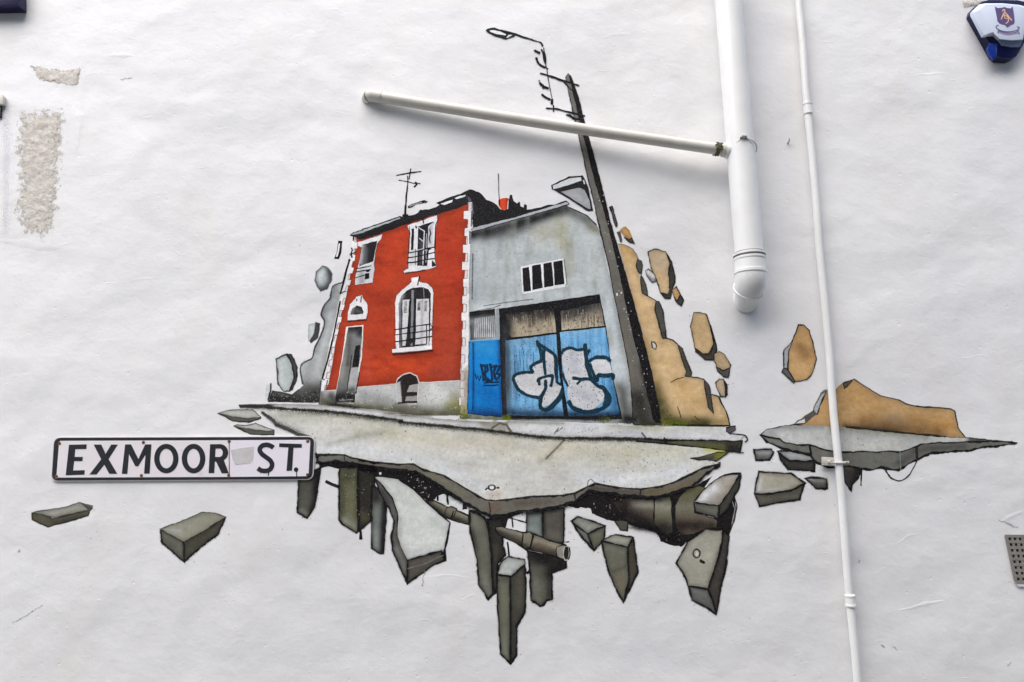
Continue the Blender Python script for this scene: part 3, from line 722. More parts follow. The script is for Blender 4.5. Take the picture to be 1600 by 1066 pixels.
with part('roof_edge', 'pale grey verge board of the garage roof', garage) as p:
    p.fill(Z3('88,415 110,400 440,318 640,258 880,188 902,200 900,212 640,285 440,343 95,437'), (168, 172, 178), [(Z3('500,320 880,200'), 3, (190, 194, 198), .5)], g=4, out=(.7, SOOT, .5, .9))
with part('chimney', 'small orange chimney with a thin mast', garage) as p:
    p.fill(Z3('312,182 316,170 345,160 384,155 406,166 390,182 386,240 384,254 345,258 318,226'), (206, 72, 36), [(Z3('385,170 386,245'), 1.6, (150, 44, 26), .6)], g=2, j=.1)
    p.stroke(Z3('320,170 316,60 312,-45'), .9, INK, f=.4); p.stroke(Z3('322,172 322,215'), 1.4, INK, f=.4)
wc = part('window', 'barred window with four black panes high on the garage', garage)
with wc as p:
    p.fill(Z3('497,728 858,660 888,893 515,958'), (228, 230, 232), j=.3)
    for t in ('512,742 568,731 585,930 522,940', '592,722 665,707 682,905 597,925', '688,705 756,692 774,888 696,905', '770,690 846,674 864,874 782,886'): p.fill(Z3(t), (27, 25, 27), j=.3)
    p.stroke(Z3('860,668 884,870 875,892'), .8, (110, 112, 112), a=.8)
with part('vent_grille', None, garage) as p:
    p.fill(Z4('65,190 258,163 268,378 72,397'), (120, 124, 126), [(Z4('70,200 255,180'), 5, (28, 28, 29), .95), (Z4('80,390 75,300'), 4, (60, 60, 62), .7), (Z4('110,370 250,370'), 5, (165, 168, 170), .6)], g=2.4)
    for k in range(11): p.stroke(Z4('%d,%d %d,%d' % (110 + k * 14, 232 - k * 2, 106 + k * 15, 372)), .55, (214, 216, 218), f=.4, vary=.6)
    p.stroke(Z4('65,190 258,163'), 1.8, INK, f=.7)
bd = part('blue_door', 'narrow bright blue door next to the red house', garage)
with bd as p:
    p.fill(Z4('65,408 150,398 297,386 305,600 318,975 180,965 50,952 58,700'), (18, 126, 202), [(Z4('95,420 100,930'), 1.5, (10, 78, 140), .8), (Z4('110,440 220,460'), 10, (70, 160, 214), .7),
        (Z4('60,960 310,970'), 8, (10, 44, 96), .85), (Z4('200,800 280,850'), 12, (8, 92, 168), .6), (Z4('292,400 310,900'), 2.5, (10, 60, 120), .7), (Z4('150,500 200,560'), 10, (24, 136, 206), .5)], g=3, out=(.8, (12, 50, 90), .6, .8))
    p.stroke(Z4('92,420 96,600 90,930'), .8, (12, 60, 110), a=.8); p.stroke(Z4('75,402 292,388'), 1.2, (120, 178, 214), f=.6)
with part('graffiti_tag', 'small dark scribbled tag on the blue door', garage) as p:
    B = (16, 44, 74)
    for t, w in (('105,650 120,690 130,665 140,700 152,668', 1.6), ('152,580 168,640 172,705', 3.2), ('165,590 200,588 205,625 175,650 215,705', 3.4), ('222,575 232,640 238,700', 3.0), ('235,600 262,590 250,640 262,690', 3.0),
                 ('262,600 300,590 270,650 298,655 268,700', 2.6), ('175,720 230,715 290,712', 1.8), ('172,738 240,740 285,735', 1.3), ('185,600 185,700 200,705 230,700', 2.4)): p.stroke(Z4(t), w, B, f=.9, a=.9)
gd = part('garage_door', 'double garage door, beige above and streaked blue below', garage)
with gd as p:
    p.fill(Z4('290,157 1050,48 1075,170 1102,300 1145,640 1225,995 318,990 302,700 296,400'), (24, 23, 26), [(Z4('335,300 345,900'), 5, (66, 70, 76), .6)], g=5)
    p.fill(Z4('345,200 705,152 722,338 390,378 350,340'), (176, 164, 142), [(Z4('345,190 705,150'), 10, (36, 35, 36), .97), (Z4('345,200 350,370'), 8, (44, 43, 42), .95), (Z4('560,200 700,170'), 7, (50, 48, 48), .7), (Z4('450,230 600,220'), 6, (110, 104, 92), .7)], g=2.6, streak=(3, 30, (118, 108, 92), .8))
    p.fill(Z4('755,175 1058,112 1088,288 765,322'), (184, 172, 150), [(Z4('755,150 1060,105'), 9, (48, 48, 50), .97), (Z4('760,200 1000,150'), 9, (60, 60, 62), .8), (Z4('1050,120 1085,270'), 4, (90, 84, 76), .6)], g=2.6, streak=(3, 30, (128, 118, 100), .8))
    p.fill(Z4('338,398 722,352 740,600 778,972 350,965 340,700'), (122, 180, 220), [(Z4('345,420 355,950'), 6, (66, 78, 88), .9), (Z4('400,945 770,965'), 6, (24, 40, 60), .85), (Z4('400,560 420,820'), 5, (84, 128, 164), .5), (Z4('380,410 560,390'), 7, (120, 154, 178), .6)], g=2.6, streak=(2.2, 34, (62, 108, 150), .9))
    p.fill(Z4('752,335 1095,300 1150,690 1205,965 815,972 772,700'), (122, 184, 228), [(Z4('1150,760 1190,950'), 7, (40, 92, 128), .8), (Z4('820,965 1200,965'), 6, (20, 32, 52), .9), (Z4('760,345 1090,312'), 5, (150, 190, 214), .5), (Z4('1120,420 1150,700'), 6, (78, 140, 190), .6)], g=2.6, streak=(2.2, 34, (70, 124, 176), .8))
    p.stroke(Z4('350,385 722,343'), 1.6, INK, f=.6); p.stroke(Z4('765,326 1095,292'), 1.6, INK, f=.6)
    rn = random.Random(5)
    for (xa, xb, ya, yb, ta, tb, sl, cols, n) in ((345, 715, 400, 700, 560, 955, .05, ((196, 216, 228), (60, 104, 140), (86, 140, 182), (150, 196, 226)), 66), (765, 1090, 335, 640, 500, 960, .09, ((196, 220, 238), (66, 114, 156), (90, 150, 200), (160, 204, 236)), 60),
                                          (390, 700, 205, 240, 300, 360, .03, ((204, 194, 172), (112, 100, 84), (84, 76, 64)), 34), (770, 1055, 175, 220, 240, 300, .05, ((208, 198, 178), (118, 106, 90), (90, 82, 72)), 34)):
        for k in range(n):
            x = rn.uniform(xa, xb); u = (x - xa) / (xb - xa); y = rn.uniform(ya, yb); y2 = min(tb - u * 10, y + rn.uniform(40, 260) * (1 if tb > 500 else .3))
            if tb < 500: y2 = min(y2, tb - u * (38 if xa < 500 else 22)); y -= u * 30
            elif y < 400 - u * 50 and xa < 500: continue
            if y2 - y < 10: continue
            p.stroke(Z4('%f,%f %f,%f' % (x, y, x + (y2 - y) * sl, y2)), rn.uniform(.3, .9), rn.choice(cols), f=.5, a=rn.uniform(.25, .6))
    for k in range(16):
        x = rn.uniform(400, 1150); y = rn.uniform(360, 700)
        if 700 < x < 790: continue
        p.stroke(Z4('%f,%f %f,%f' % (x, y, x + rn.uniform(4, 16), y + rn.uniform(90, 240))), .5, (44, 76, 104), f=.5, a=.55)
    for k in range(16):
        x = rn.uniform(400, 1050); y = rn.uniform(190, 230)
        if 700 < x < 770: continue
        p.stroke(Z4('%f,%f %f,%f' % (x, y, x + 8, y + rn.uniform(60, 110))), .45, (70, 60, 46), f=.5, a=.6)
TEAL = (20, 52, 68)
with part('graffiti', 'white bubble letter graffiti outlined in dark teal across the garage door', garage) as p:
    GW = (205, 206, 208)
    p.fill(Z4('395,690 430,655 480,645 545,645 535,600 612,548 632,540 640,480 680,490 712,525 715,640 720,700 735,722 762,742 755,815 700,875 620,908 606,880 608,830 540,822 470,795 430,760'), GW, [(Z4('640,560 700,700'), 6, (180, 182, 190), .5)], g=4)
    p.fill(Z4('780,475 830,458 930,470 948,560 975,660 960,690 850,690 800,720 780,640 765,540'), GW, [(Z4('850,520 870,640'), 8, (170, 172, 184), .6)], g=4)
    p.fill(Z4('810,745 900,705 1000,700 1050,740 1092,800 1070,870 1000,920 900,932 830,880 805,810'), GW, [(Z4('900,800 980,830'), 10, (176, 178, 186), .6)], g=4)
    p.fill(Z4('978,565 1040,532 1120,548 1145,640 1045,655 1030,700 1000,640'), GW)
    p.fill(Z4('790,640 960,670 965,700 900,712 860,722 812,750 790,700'), GW)
    T = TEAL
    for t, w in (('395,690 405,665 430,650 490,640 548,640', 4), ('548,640 530,600 570,570 612,545 606,480 575,402', 4.4), ('575,402 600,430 650,462 700,500 720,540 722,640 728,715', 4.6),
                 ('632,470 630,560 640,655', 3.8), ('585,712 590,690 630,675 690,665 692,700 680,745', 4.0), ('595,735 590,700', 3.4), ('640,700 642,760 608,830 600,900', 4.2),
                 ('395,690 430,760 480,800 540,822 606,832', 4.4), ('600,900 640,925 700,885 750,825 770,770', 6.4), ('728,715 760,735', 3.5),
                 ('765,500 780,470 830,455 880,468 935,465', 3.8), ('940,425 945,500 960,600 990,690 1040,745', 5.4), ('972,470 950,520', 4.2), ('975,560 990,540 1040,525 1100,530 1132,552', 4.4),
                 ('1040,655 1090,665 1148,660 1150,690', 5.2), ('1040,655 1030,700 1000,640 978,575', 4.2), ('848,683 900,690 960,690 1040,700', 4.2), ('880,730 910,700 950,688', 3.6),
                 ('1040,745 1080,760 1110,800 1125,850 1090,900 1020,930 920,935 850,905 815,860', 6.0), ('1085,770 1100,840 1080,890', 4), ('765,640 790,700 812,745', 3)):
        p.stroke(Z4(t), w, T, f=.8, smooth=True, vary=.18)
    # rust dots that show through the boards
    rn = random.Random(8)
    dp = Paint
    for x in range(360, 1160, 26):
        if 700 < x < 790: continue
        for y in range(400, 930, 22):
            if rn.random() < .42:
                xx = x + (y - 400) * .07 + rn.uniform(-4, 4); q = Z4('%f,%f' % (xx, y + rn.uniform(-4, 4)))[0]
                r = .45; p.dots([(q[0] - r, q[1] - r), (q[0] + r, q[1] - r), (q[0] + r, q[1] + r), (q[0] - r, q[1] + r)], 1, .55, (40, 44, 52), x * 31 + y) if False else None
    p.dots(Z4('400,420 700,380 760,930 420,930'), 130, .6, (38, 44, 54), 31); p.dots(Z4('780,470 960,470 1000,690 1085,800 1000,920 830,890'), 120, .6, (50, 52, 60), 32)
    p.dots(Z4('400,240 700,200 700,330 400,360'), 60, .6, (60, 50, 40), 33); p.dots(Z4('780,220 1050,170 1080,280 780,315'), 60, .6, (60, 50, 40), 34)

# --- tan ruin to the right of the pole
tc = part('tan_wall', 'sandy brown broken wall to the right of the lamp post')
with tc as p:
    main = Z5('352,222 400,225 470,260 500,310 520,350 505,400 520,450 540,520 550,630 610,662 662,695 655,770 690,890 720,1005 745,1012') + \
           Z6('500,50 600,70 640,110 670,200 720,360 712,405 770,410 830,415 888,440 900,540 925,690 978,755 955,575 1020,590 1060,680 1100,750 1125,858 600,862 470,862 430,700 400,500 340,200 320,0')
    p.fill(main, TAN, [(Z6('330,100 420,480 480,700'), 9, (120, 104, 66), .55), (Z6('440,600 500,780 640,840 900,850'), 9, (58, 58, 30), .9), (Z6('430,520 520,700'), 9, (108, 96, 58), .7),
           (Z5('440,330 480,420'), 8, (206, 176, 128), .6), (Z6('560,220 680,300'), 12, (212, 184, 136), .6), (Z6('700,560 860,640'), 14, (206, 172, 116), .5), (Z6('600,800 1100,830'), 5, (130, 112, 66), .6),
           (Z5('380,260 460,290'), 7, (192, 150, 92), .6), (Z6('700,500 620,440'), 5, (178, 142, 92), .5)], g=3.4, streak=(22, 16, (182, 148, 98), .5), rim=(4, .78, .6))
    for t in ('515,345 545,362 558,400 545,470 520,455 502,400', '540,475 585,560 600,655 552,632 538,540', '665,695 690,700 722,772 755,1012 722,1008 690,890 656,770'):
        p.fill(Z5(t), (76, 74, 70), out=(.8, INK, .7, .9))
    for t in ('640,100 690,150 722,240 775,370 768,412 712,406 722,360 670,200', '888,432 935,480 952,572 980,758 925,690 900,540', '488,0 520,0 545,52 505,55'):
        p.fill(Z6(t), (72, 68, 60), [], out=(.8, INK, .7, .9))
    p.stroke(Z5('352,222 400,225 470,260 500,305 520,348'), .8, (130, 110, 80), f=.7, a=.8)
    p.stroke(Z5('552,632 610,660 668,695'), .9, SOOT, f=.7)
    p.stroke(Z6('545,52 600,70 642,105'), 1.3, SOOT, f=.7); p.stroke(Z6('770,412 830,415 890,432'), 1.5, SOOT, f=.6); p.stroke(Z6('955,573 1020,590 1050,650 1100,750 1128,858'), 1.5, SOOT, f=.6, smooth=True)
    p.stroke(Z6('580,460 630,430 700,412'), .8, (60, 50, 36), f=.6, a=.9); p.stroke(Z6('640,680 660,730 675,790'), .8, (70, 60, 44), f=.7, a=.9); p.stroke(Z6('800,770 830,800 850,805'), .9, (70, 60, 44), f=.7)
    p.fill(Z6('405,85 430,85 450,120 440,155 410,135'), (210, 206, 198), out=(.8, (60, 54, 46), .7, .9))
    p.spray(Z6('480,820 560,810 660,830'), 4, (96, 108, 30), .8); p.dots(Z6('450,650 620,760 620,850 470,850'), 50, .6, (40, 40, 26), 41)
    p.stroke(Z6('600,852 800,856 1130,862'), 1.6, (30, 28, 22), f=1)
TS = (.9, (52, 46, 42), .7, .9)
rock('floating_stone', [(Z5('600,285 650,262 750,285 785,360 770,470 782,600 770,640 740,668 700,620 670,520 625,420'), (198, 176, 142), [(Z5('640,330 740,420'), 10, (184, 166, 138), .6), (Z5('700,500 760,600'), 8, (196, 162, 116), .6)], TS),
     (Z5('750,285 795,370 825,490 822,540 800,600 790,668 745,672 700,622 765,640 780,600 770,470 785,400'), (62, 58, 54), [], (.9, INK, .6, 1))], 'tall tan stone, uppermost of the large ones right of the lamp post')
rock('floating_stone', [(Z5('582,442 605,427 660,480 666,530 632,540 592,492'), (222, 220, 218), [(Z5('600,500 640,530 660,520'), 3, (90, 90, 92), .8)], (1.1, (76, 72, 72), .6, 1))], 'small hollow white pebble beside the tall tan stone')
rock('floating_stone', [(Z5('797,600 835,575 868,640 870,680 845,700 815,660'), (192, 154, 104), [], TS), (Z5('868,640 896,690 878,737 838,712 815,665 845,695'), (66, 64, 60), [], (.8, INK, .6, 1))], 'small tan chip under the tall tan stone')
rock('floating_stone', [(PX('1084,488 1103,490 1108,505 1114,525 1115,540 1107,553 1098,553 1086,545 1081,520 1079,511'), (194, 166, 124), [(PX('1085,500 1100,540'), 7, (182, 156, 118), .7)], TS),
     (PX('1104,491 1109,506 1119,540 1120,548 1115,563 1101,562 1087,549 1086,544 1100,555 1110,552 1115,538 1112,520'), (66, 62, 54), [], (.9, INK, .6, 1))], 'long tan stone with a dark right edge in the middle of the falling row')
rock('floating_stone', [(Z6('980,200 1030,175 1080,200 1135,300 1125,335 1060,350 1010,320 985,260'), (186, 160, 120), [(Z6('1020,220 1060,290'), 5, (172, 152, 126), .7)], TS), (Z6('995,310 1060,350 1130,322 1115,412 1070,406 1010,352'), (84, 82, 78), [], (.9, INK, .6, 1))], 'rounded tan stone with a grey underside below the long stone')
rock('floating_stone', [(Z6('995,460 1030,430 1072,430 1085,500 1088,590 1040,590 1005,500'), (190, 170, 140), [], TS), (Z6('1072,430 1104,480 1106,570 1085,600 1086,520'), (54, 50, 46), [], (.8, INK, .6, 1))], 'lowest small tan stone above the kerb end')
rock('floating_stone', [(Z3('1322,425 1350,400 1372,395 1402,425 1430,490 1400,500 1350,460'), (196, 152, 96), [], None), (Z3('1352,478 1400,502 1425,490 1446,536 1410,526'), (72, 72, 60), [], (.8, INK, .5, 1)), (Z3('1300,440 1325,435 1342,522 1328,518'), (92, 88, 80), [], (.5, SOOT, .5, .8))], 'small orange tan chip beside the lamp post')
rock('floating_stone', [(Z3('1242,235 1262,228 1285,300 1304,398 1288,395 1262,300'), (88, 86, 84), [], (1.0, INK, .5, 1))], 'thin dark splinter touching the right side of the lamp post')
rock('floating_stone', [(Y7('370,60 400,62 430,90 455,190 466,250 440,330 415,356 345,365 315,310 310,200 345,130'), (190, 152, 104), [(Y7('380,190 410,220'), 8, (142, 108, 70), .7), (Y7('340,290 420,320'), 8, (202, 166, 116), .7), (Y7('400,100 420,150'), 8, (192, 154, 104), .6)], (1.0, SOOT, .7, 1)),
     (Y7('370,62 345,130 318,200 312,300 290,290 290,200 335,152'), (178, 180, 184), [], (1.0, SOOT, .8, .9)), (Y7('290,292 314,300 350,362 345,374 280,312'), (100, 100, 100), [], (.9, SOOT, .7, 1))], 'lone tan stone hanging left of the thin pipe')
# grey chip and roof fragment by the post
c = part('roof_fragment', 'grey triangular roof fragment floating left of the lamp post')
with c as p:
    p.fill(Z3('750,50 900,-22 1015,-30 1060,60 1102,262 1060,268 900,160 790,98 755,82'), (34, 33, 34), j=.5)
    p.fill(Z3('765,55 910,-8 1000,-16 1005,12 920,42 860,62 770,84'), (204, 208, 212), j=.4)
    p.fill(Z3('835,105 990,72 1030,90 1072,180 1082,250 1060,248 900,145'), (150, 152, 156), [(Z3('900,120 1050,200'), 6, (176, 178, 180), .6)], g=3, j=.4)
    p.stroke(Z3('1020,10 1030,40'), 1.2, (210, 210, 214))

# --- lamp post
lc = part('lamp_post', 'tall dark painted lamp post leaning in front of the garage')
with lc as p:
    left = PX('883.5,121 887.3,114.5 892,119.5 903,150 921,220 937.7,280 950,332 964,383 978,430 992,480 1005,530 1017,577 1026,620 1034,664 990,663 987,620 983,577 972,520 961,468 950,410 936,355 927,312 919,280 903,208 893,165')
    p.fill(left, (104, 102, 96), [(PX('885,120 893,165 905,208'), 2.5, (110, 110, 114), .7), (PX('970,500 990,600'), 4, (112, 106, 92), .6), (PX('995,620 1010,664'), 12, (44, 44, 40), .95), (PX('935,330 955,400'), 3, (124, 120, 110), .5)], g=3, out=(.8, INK, .6, .9))
    p.fill(PX('889,118 893,120 903,150 921,220 937.7,280 950,332 964,383 978,430 992,480 1005,530 1017,577 1026,620 1034,662 1022,662 1012,620 1003,577 990,530 978,478 966,420 955,374 942,325 928,280 914,222 903,180 893,135'), (24, 21, 23), j=.5)
    p.spray(PX('1000,560 1020,640 1030,660'), 6, (30, 28, 26), .8)
    p.dots(PX('928,290 940,290 1028,640 1005,640'), 46, .6, (200, 200, 200), 51)
    p.fill(Z5('335,630 350,628 350,652 338,655'), (220, 220, 220)); p.fill(Z5('372,618 382,618 382,634 373,634'), (220, 220, 220))
    p.stroke(PX('936,350 950,410 961,468 972,520 983,577'), .9, (40, 40, 40), f=.5, a=.9)
post = lc.o
with part('cross_arm', 'upper cross arm of the lamp post', post) as p:
    p.stroke(Z7('555,505 620,522 765,572 830,592 878,608'), [1.6, 2.6, 2.6], INK, f=.5); p.stroke(Z7('755,580 800,630 855,675'), 1.8, INK, f=.5); p.stroke(Z7('855,600 875,606'), 3, INK, f=.4)
with part('cross_arm', 'lower cross arm of the lamp post', post) as p:
    p.stroke(Z7('605,795 690,800 800,828 925,860'), 2.2, INK, f=.5); p.stroke(Z7('665,770 666,822'), 1.6, INK, f=.5); p.stroke(Z7('770,850 800,856 835,880 880,890'), [1.5, 3.6, 2], INK, f=.5)
with part('lamp_head', 'open cage lamp head and curved arm at the top', post) as p:
    p.fill(Z7('98,150 115,132 172,124 230,142 300,160 352,182 335,200 270,222 180,198 118,166'), (30, 34, 34), j=.5)
    p.fill(Z7('132,148 170,146 225,158 272,180 262,188 190,178 140,160'), (222, 224, 226), j=.2); p.fill(Z7('292,184 325,186 285,208 272,210'), (222, 224, 226), j=.2)
    p.stroke(Z7('225,145 350,180 450,215 520,235 558,250 575,275'), [2.4, 2.0, 2.0, 2.8], INK, f=.5, smooth=True)
with part('ladder_rung', 'broken dashed strokes hanging under the lamp arm', post) as p:
    p.stroke(Z7('583,290 590,370 605,460'), [1.4, 4.0, 1.2], INK, f=.5); p.stroke(Z7('565,305 575,330 590,380'), [3.2, 2], INK, f=.5); p.stroke(Z7('605,460 620,465'), 1.8, INK, f=.4)
    p.stroke(Z7('610,470 625,570 640,660 655,720'), .9, SOOT, f=.5); p.stroke(Z7('655,720 650,762'), 3.2, INK, f=.4)
    for t, w in (('505,315 528,325 550,335', 3.4), ('520,375 540,420 580,450 605,455', 2.8), ('545,560 548,572', 2), ('552,585 575,610 622,630', 2.6), ('575,600 580,630', 2.2), ('568,680 600,705 640,722', 2.8)):
        p.stroke(Z7(t), w, INK, f=.5, smooth=True)

# --- everything under the street, back to front
HOUSE_TOP = LAYER[0]; LAYER[0] = .0003
und = part('underside', 'black hollow and torn soil below the slab of street')
with und as p:
    p.fill(Y4('235,0 430,0 560,10 700,20 880,40 1000,50 1120,100 1280,200 1400,300 1420,380 1380,390 1250,265 1180,275 1165,310 1110,320 1060,290 960,200 880,155 700,135 690,160 640,200 600,60 420,70 330,45 260,55'), (26, 23, 24), j=.9)
    p.fill(Y6('-20,300 60,230 160,165 500,200 620,240 900,160 1000,100 960,150 870,280 870,335 1020,392 1100,300 1140,240 1155,330 1100,502 1065,470 960,462 830,535 790,577 720,562 650,542 640,510 600,470 430,425 340,398 300,400 190,352 185,322'), (26, 23, 23), j=1.4)
    p.dots(Y4('900,80 1100,170 1180,270 1100,300 950,180'), 26, .6, (190, 190, 188), 61); p.dots(Y6('160,200 500,240 600,440 200,330'), 26, .7, (150, 148, 144), 62)
    p.dots(Y6('600,460 800,480 780,560 680,540'), 20, .6, (180, 178, 174), 63)
    p.stroke(Y6('1140,240 1158,300 1140,400 1100,500'), 1.2, SOOT, f=.8); p.stroke(Y6('1120,250 1145,320 1125,420'), .8, (150, 150, 150))
    p.fill(Y5('330,160 520,150 420,180 400,260 380,400 340,440 300,200'), (30, 28, 28), j=.8)
    p.stroke(Y5('395,200 425,180 525,210'), 1.6, INK, f=.5); p.stroke(Y5('440,175 446,235'), 2.0, INK, f=.5); p.stroke(Y5('415,320 425,405'), 2.2, INK, f=.5); p.stroke(Y5('60,40 75,100'), 2, INK, f=.5)
    p.stroke(Y5('750,320 770,318'), 1.5, INK, f=.5)
OB = OB_
def pile(faces, label, extras=None, name='broken_pile'):
    return rock(name, [(pl, col, sh, OB) for (pl, col, sh) in faces], label, None, extras)
pile([(Y4('85,140 245,60 258,30 256,90 240,200 212,370 150,455 75,412'), (84, 84, 76), [(Y4('240,60 225,300 200,390'), 6, (24, 22, 24), .95), (Y4('100,400 150,430'), 5, (130, 132, 128), .6)])], 'short grey pile hanging below the right end of the street sign')
with part('reinforcement_rod', 'short black rod sticking out left of the first wide pile') as p: p.stroke(Y4('300,165 350,188 410,212'), 4.2, (34, 33, 36), f=.6, vary=.08)
pile([(Y4('555,60 690,100 668,470 600,530 562,545'), (44, 42, 36), [(Y4('570,420 640,480'), 7, (78, 78, 56), .8)]),
      (Y4('415,50 550,55 556,560 540,572 430,505 405,470 405,100'), (96, 96, 74), [(Y4('480,60 480,120'), 7, (60, 60, 48), .8), (Y4('450,480 530,530'), 7, (150, 152, 142), .6), (Y4('430,150 430,420'), 4, (70, 70, 56), .6), (Y4('500,250 500,350'), 8, (110, 110, 80), .5)])],
     'widest olive grey pile with a dark right side and a paint drip', lambda p: (p.stroke(Y4('572,540 577,575 577,622'), [2.5, 3.4, 4.2], INK, f=.5), p.stroke(Y4('556,60 560,560'), 2.2, INK, f=.6), p.dots(Y4('420,60 660,80 660,450 420,450'), 36, .5, (170, 170, 160), 65)))
pile([(Y4('668,200 740,230 782,300 775,500 756,738 730,738 663,692 664,400'), (112, 118, 112), [(Y4('690,200 700,300'), 8, (40, 38, 36), .9), (Y4('770,320 762,500 750,720'), 4.5, (30, 30, 30), .97), (Y4('690,560 720,690'), 5, (146, 152, 148), .6)])], 'narrow grey green pile left of the white fallen slab')
# white fallen slab
rock('fallen_slab', [
    (Y4('690,140 740,180 830,300 876,430 868,600 952,788 946,972 890,850 828,710 820,600 842,480 800,372 778,350 720,230'), (98, 97, 92), [(Y4('860,700 930,860'), 4, (128, 128, 122), .6), (Y4('750,250 800,340'), 4, (60, 58, 56), .7)], OB),
    (Y4('690,130 780,132 880,150 1000,230 1100,330 1200,420 1285,490 1262,620 1240,722 1220,716 950,786 900,690 870,600 868,540 878,440 834,300 760,200'), (207, 210, 206), [(Y4('1150,480 1250,520'), 9, (184, 188, 184), .6), (Y4('900,300 1000,340'), 12, (196, 200, 190), .5), (Y4('900,460 880,600'), 4, (170, 172, 168), .5)], None),
    (Y4('950,786 1090,750 1215,716 1246,790 1160,825 1080,880 946,972'), (84, 80, 74), [(Y4('960,820 1230,740'), 4, (100, 94, 86), .6)], OB)],
    'pale curved slab of paving sliding down with a thick grey edge', None,
    lambda p: (p.stroke(Y4('880,150 1000,230 1100,330 1200,420 1285,490'), 1.5, INK, f=.7), p.stroke(Y4('1285,490 1262,620 1240,722 1246,790'), [2, 2.6, 3.4], INK, f=.8), p.fill(Y4('720,92 738,92 738,112 722,112'), WHT),
               p.stroke(Y4('950,856 1080,820 1230,750'), .6, (120, 118, 112))))
pc = part('broken_pipe', 'olive broken water pipe running under the slab')
with pc as p:
    p.fill(Y2('505,690 560,688 600,700 680,742 735,760 838,805 842,872 740,848 650,812 560,735'), (108, 104, 90), [(Y2('560,700 700,760 830,820'), 3, (140, 134, 116), .6), (Y2('560,735 650,805 840,868'), 4, (44, 42, 36), .9), (Y2('510,690 540,700'), 4, (40, 36, 34), .8)], g=2.5, out=(1.2, INK, .7, 1))
    p.fill(Y2('665,745 700,735 745,752 720,812 690,822 650,800'), (118, 114, 98), [(Y2('660,800 700,820'), 4, (50, 48, 42), .8)], g=2.5, out=(1, SOOT, .6, 1))
    p.stroke(Y2('720,770 700,830'), 1.6, INK, f=.5)
    p.fill(Y2('605,665 665,645 675,720 650,722 608,690'), (206, 208, 208)); p.fill(Y2('685,650 790,712 788,764 740,745 690,725'), (210, 212, 212)); p.stroke(Y2('670,640 680,720'), 2.4, INK, f=.5); p.stroke(Y2('600,640 600,690'), 2.4, INK, f=.5)
pile([(Y5('300,190 385,180 388,330 405,395 360,445 362,600 330,625 320,400'), (46, 44, 40), [(Y5('345,350 340,560'), 5, (66, 66, 58), .7)]),
      (Y5('198,140 240,150 290,190 305,250 322,400 332,622 306,652 250,565 240,420 215,312 198,250'), (102, 102, 90), [(Y5('220,180 240,240'), 6, (118, 118, 104), .6), (Y5('270,500 310,620'), 5, (120, 124, 116), .5), (Y5('210,250 240,360'), 3, (60, 60, 52), .7)])],
     'long pointed olive pile at the tip of the slab, left of the hanging post', lambda p: p.stroke(Y5('308,640 335,615 350,590'), 2.4, INK, f=.6))
pile([(Y5('525,150 617,138 617,300 525,262'), (112, 120, 116), [(Y5('540,240 610,270'), 5, (140, 148, 144), .6), (Y5('530,155 615,145'), 4, (50, 52, 50), .7)]), (Y5('617,138 740,122 738,322 700,332 617,300'), (84, 81, 74), [(Y5('660,270 720,300'), 6, (104, 102, 94), .6), (Y5('620,150 620,280'), 3, (36, 34, 32), .7)]),
      (Y5('530,370 600,385 680,400 752,430 752,466 672,500 670,650 640,655 610,690 550,655 545,500'), (98, 98, 86), [(Y5('590,390 720,440 680,480'), 14, (24, 22, 22), .98), (Y5('560,380 640,420'), 8, (40, 38, 36), .8), (Y5('655,500 655,640'), 4, (56, 55, 50), .8), (Y5('575,560 590,660'), 6, (120, 122, 112), .5)])],
     'two sided pile behind the small broken pipe', lambda p: p.stroke(Y5('550,655 575,665 600,690 625,685 640,655'), 2.0, INK, f=.8))
pc = part('broken_pipe', 'short broken pipe with an open end poking out below the slab')
with pc as p:
    p.fill(Y5('342,236 380,232 500,264 560,272 640,305 750,338 768,370 760,410 745,425 690,402 540,362 500,345 360,275'), (98, 94, 82), [(Y5('370,240 500,275'), 3, (134, 132, 118), .8), (Y5('580,310 700,350'), 4.5, (160, 150, 132), .85), (Y5('500,345 620,378 700,402'), 4.5, (52, 42, 34), .9), (Y5('360,268 500,335'), 4, (40, 36, 30), .9), (Y5('600,340 680,370'), 4, (96, 84, 72), .5)], g=2.4, out=(1.3, INK, .7, 1))
    p.fill(Y5('505,268 545,262 562,280 545,350 520,362 497,345'), (118, 114, 98), [(Y5('505,340 525,355'), 4, (46, 42, 36), .8)], g=2.4, out=(1.2, INK, .6, 1)); p.stroke(Y5('562,285 545,355 520,365'), 2.6, INK, f=.5)
    p.fill(Y5('700,345 735,338 755,345 740,420 700,402 692,372'), (140, 138, 126), out=(.8, SOOT, .6, 1))
    p.fill(Y5('745,345 765,345 772,385 762,420 745,425 735,400 738,365'), (36, 34, 32), smooth=False, out=(.9, (190, 190, 184), .5, .9)); p.stroke(Y5('770,350 775,390 765,420'), 1.4, INK, f=.5)
pile([(Y5('430,520 515,448 520,560 515,722 470,802 466,972 430,1017'), (72, 70, 62), [(Y5('490,500 490,700'), 6, (86, 84, 74), .6), (Y5('440,800 445,980'), 4, (50, 50, 46), .6)]), (Y5('355,508 430,520 432,1015 375,962 360,700'), (112, 112, 96), [(Y5('360,530 425,540'), 5, (86, 86, 76), .7), (Y5('380,880 400,970'), 6, (130, 134, 124), .5)]),
      (Y5('356,492 380,432 420,405 512,420 518,445 438,516 362,508'), (178, 182, 176), [(Y5('365,495 430,505'), 3, (214, 216, 214), .8)])], 'tall free hanging square post, lowest piece of the mural', lambda p: (p.stroke(Y5('415,1000 432,1018 450,995'), 3.4, INK, f=.7), p.stroke(Y5('525,500 540,490'), 3, INK, f=.6)))
bp = part('sewer_pipe', 'thick brown grey sewer pipe with flanged joints under the right of the slab')
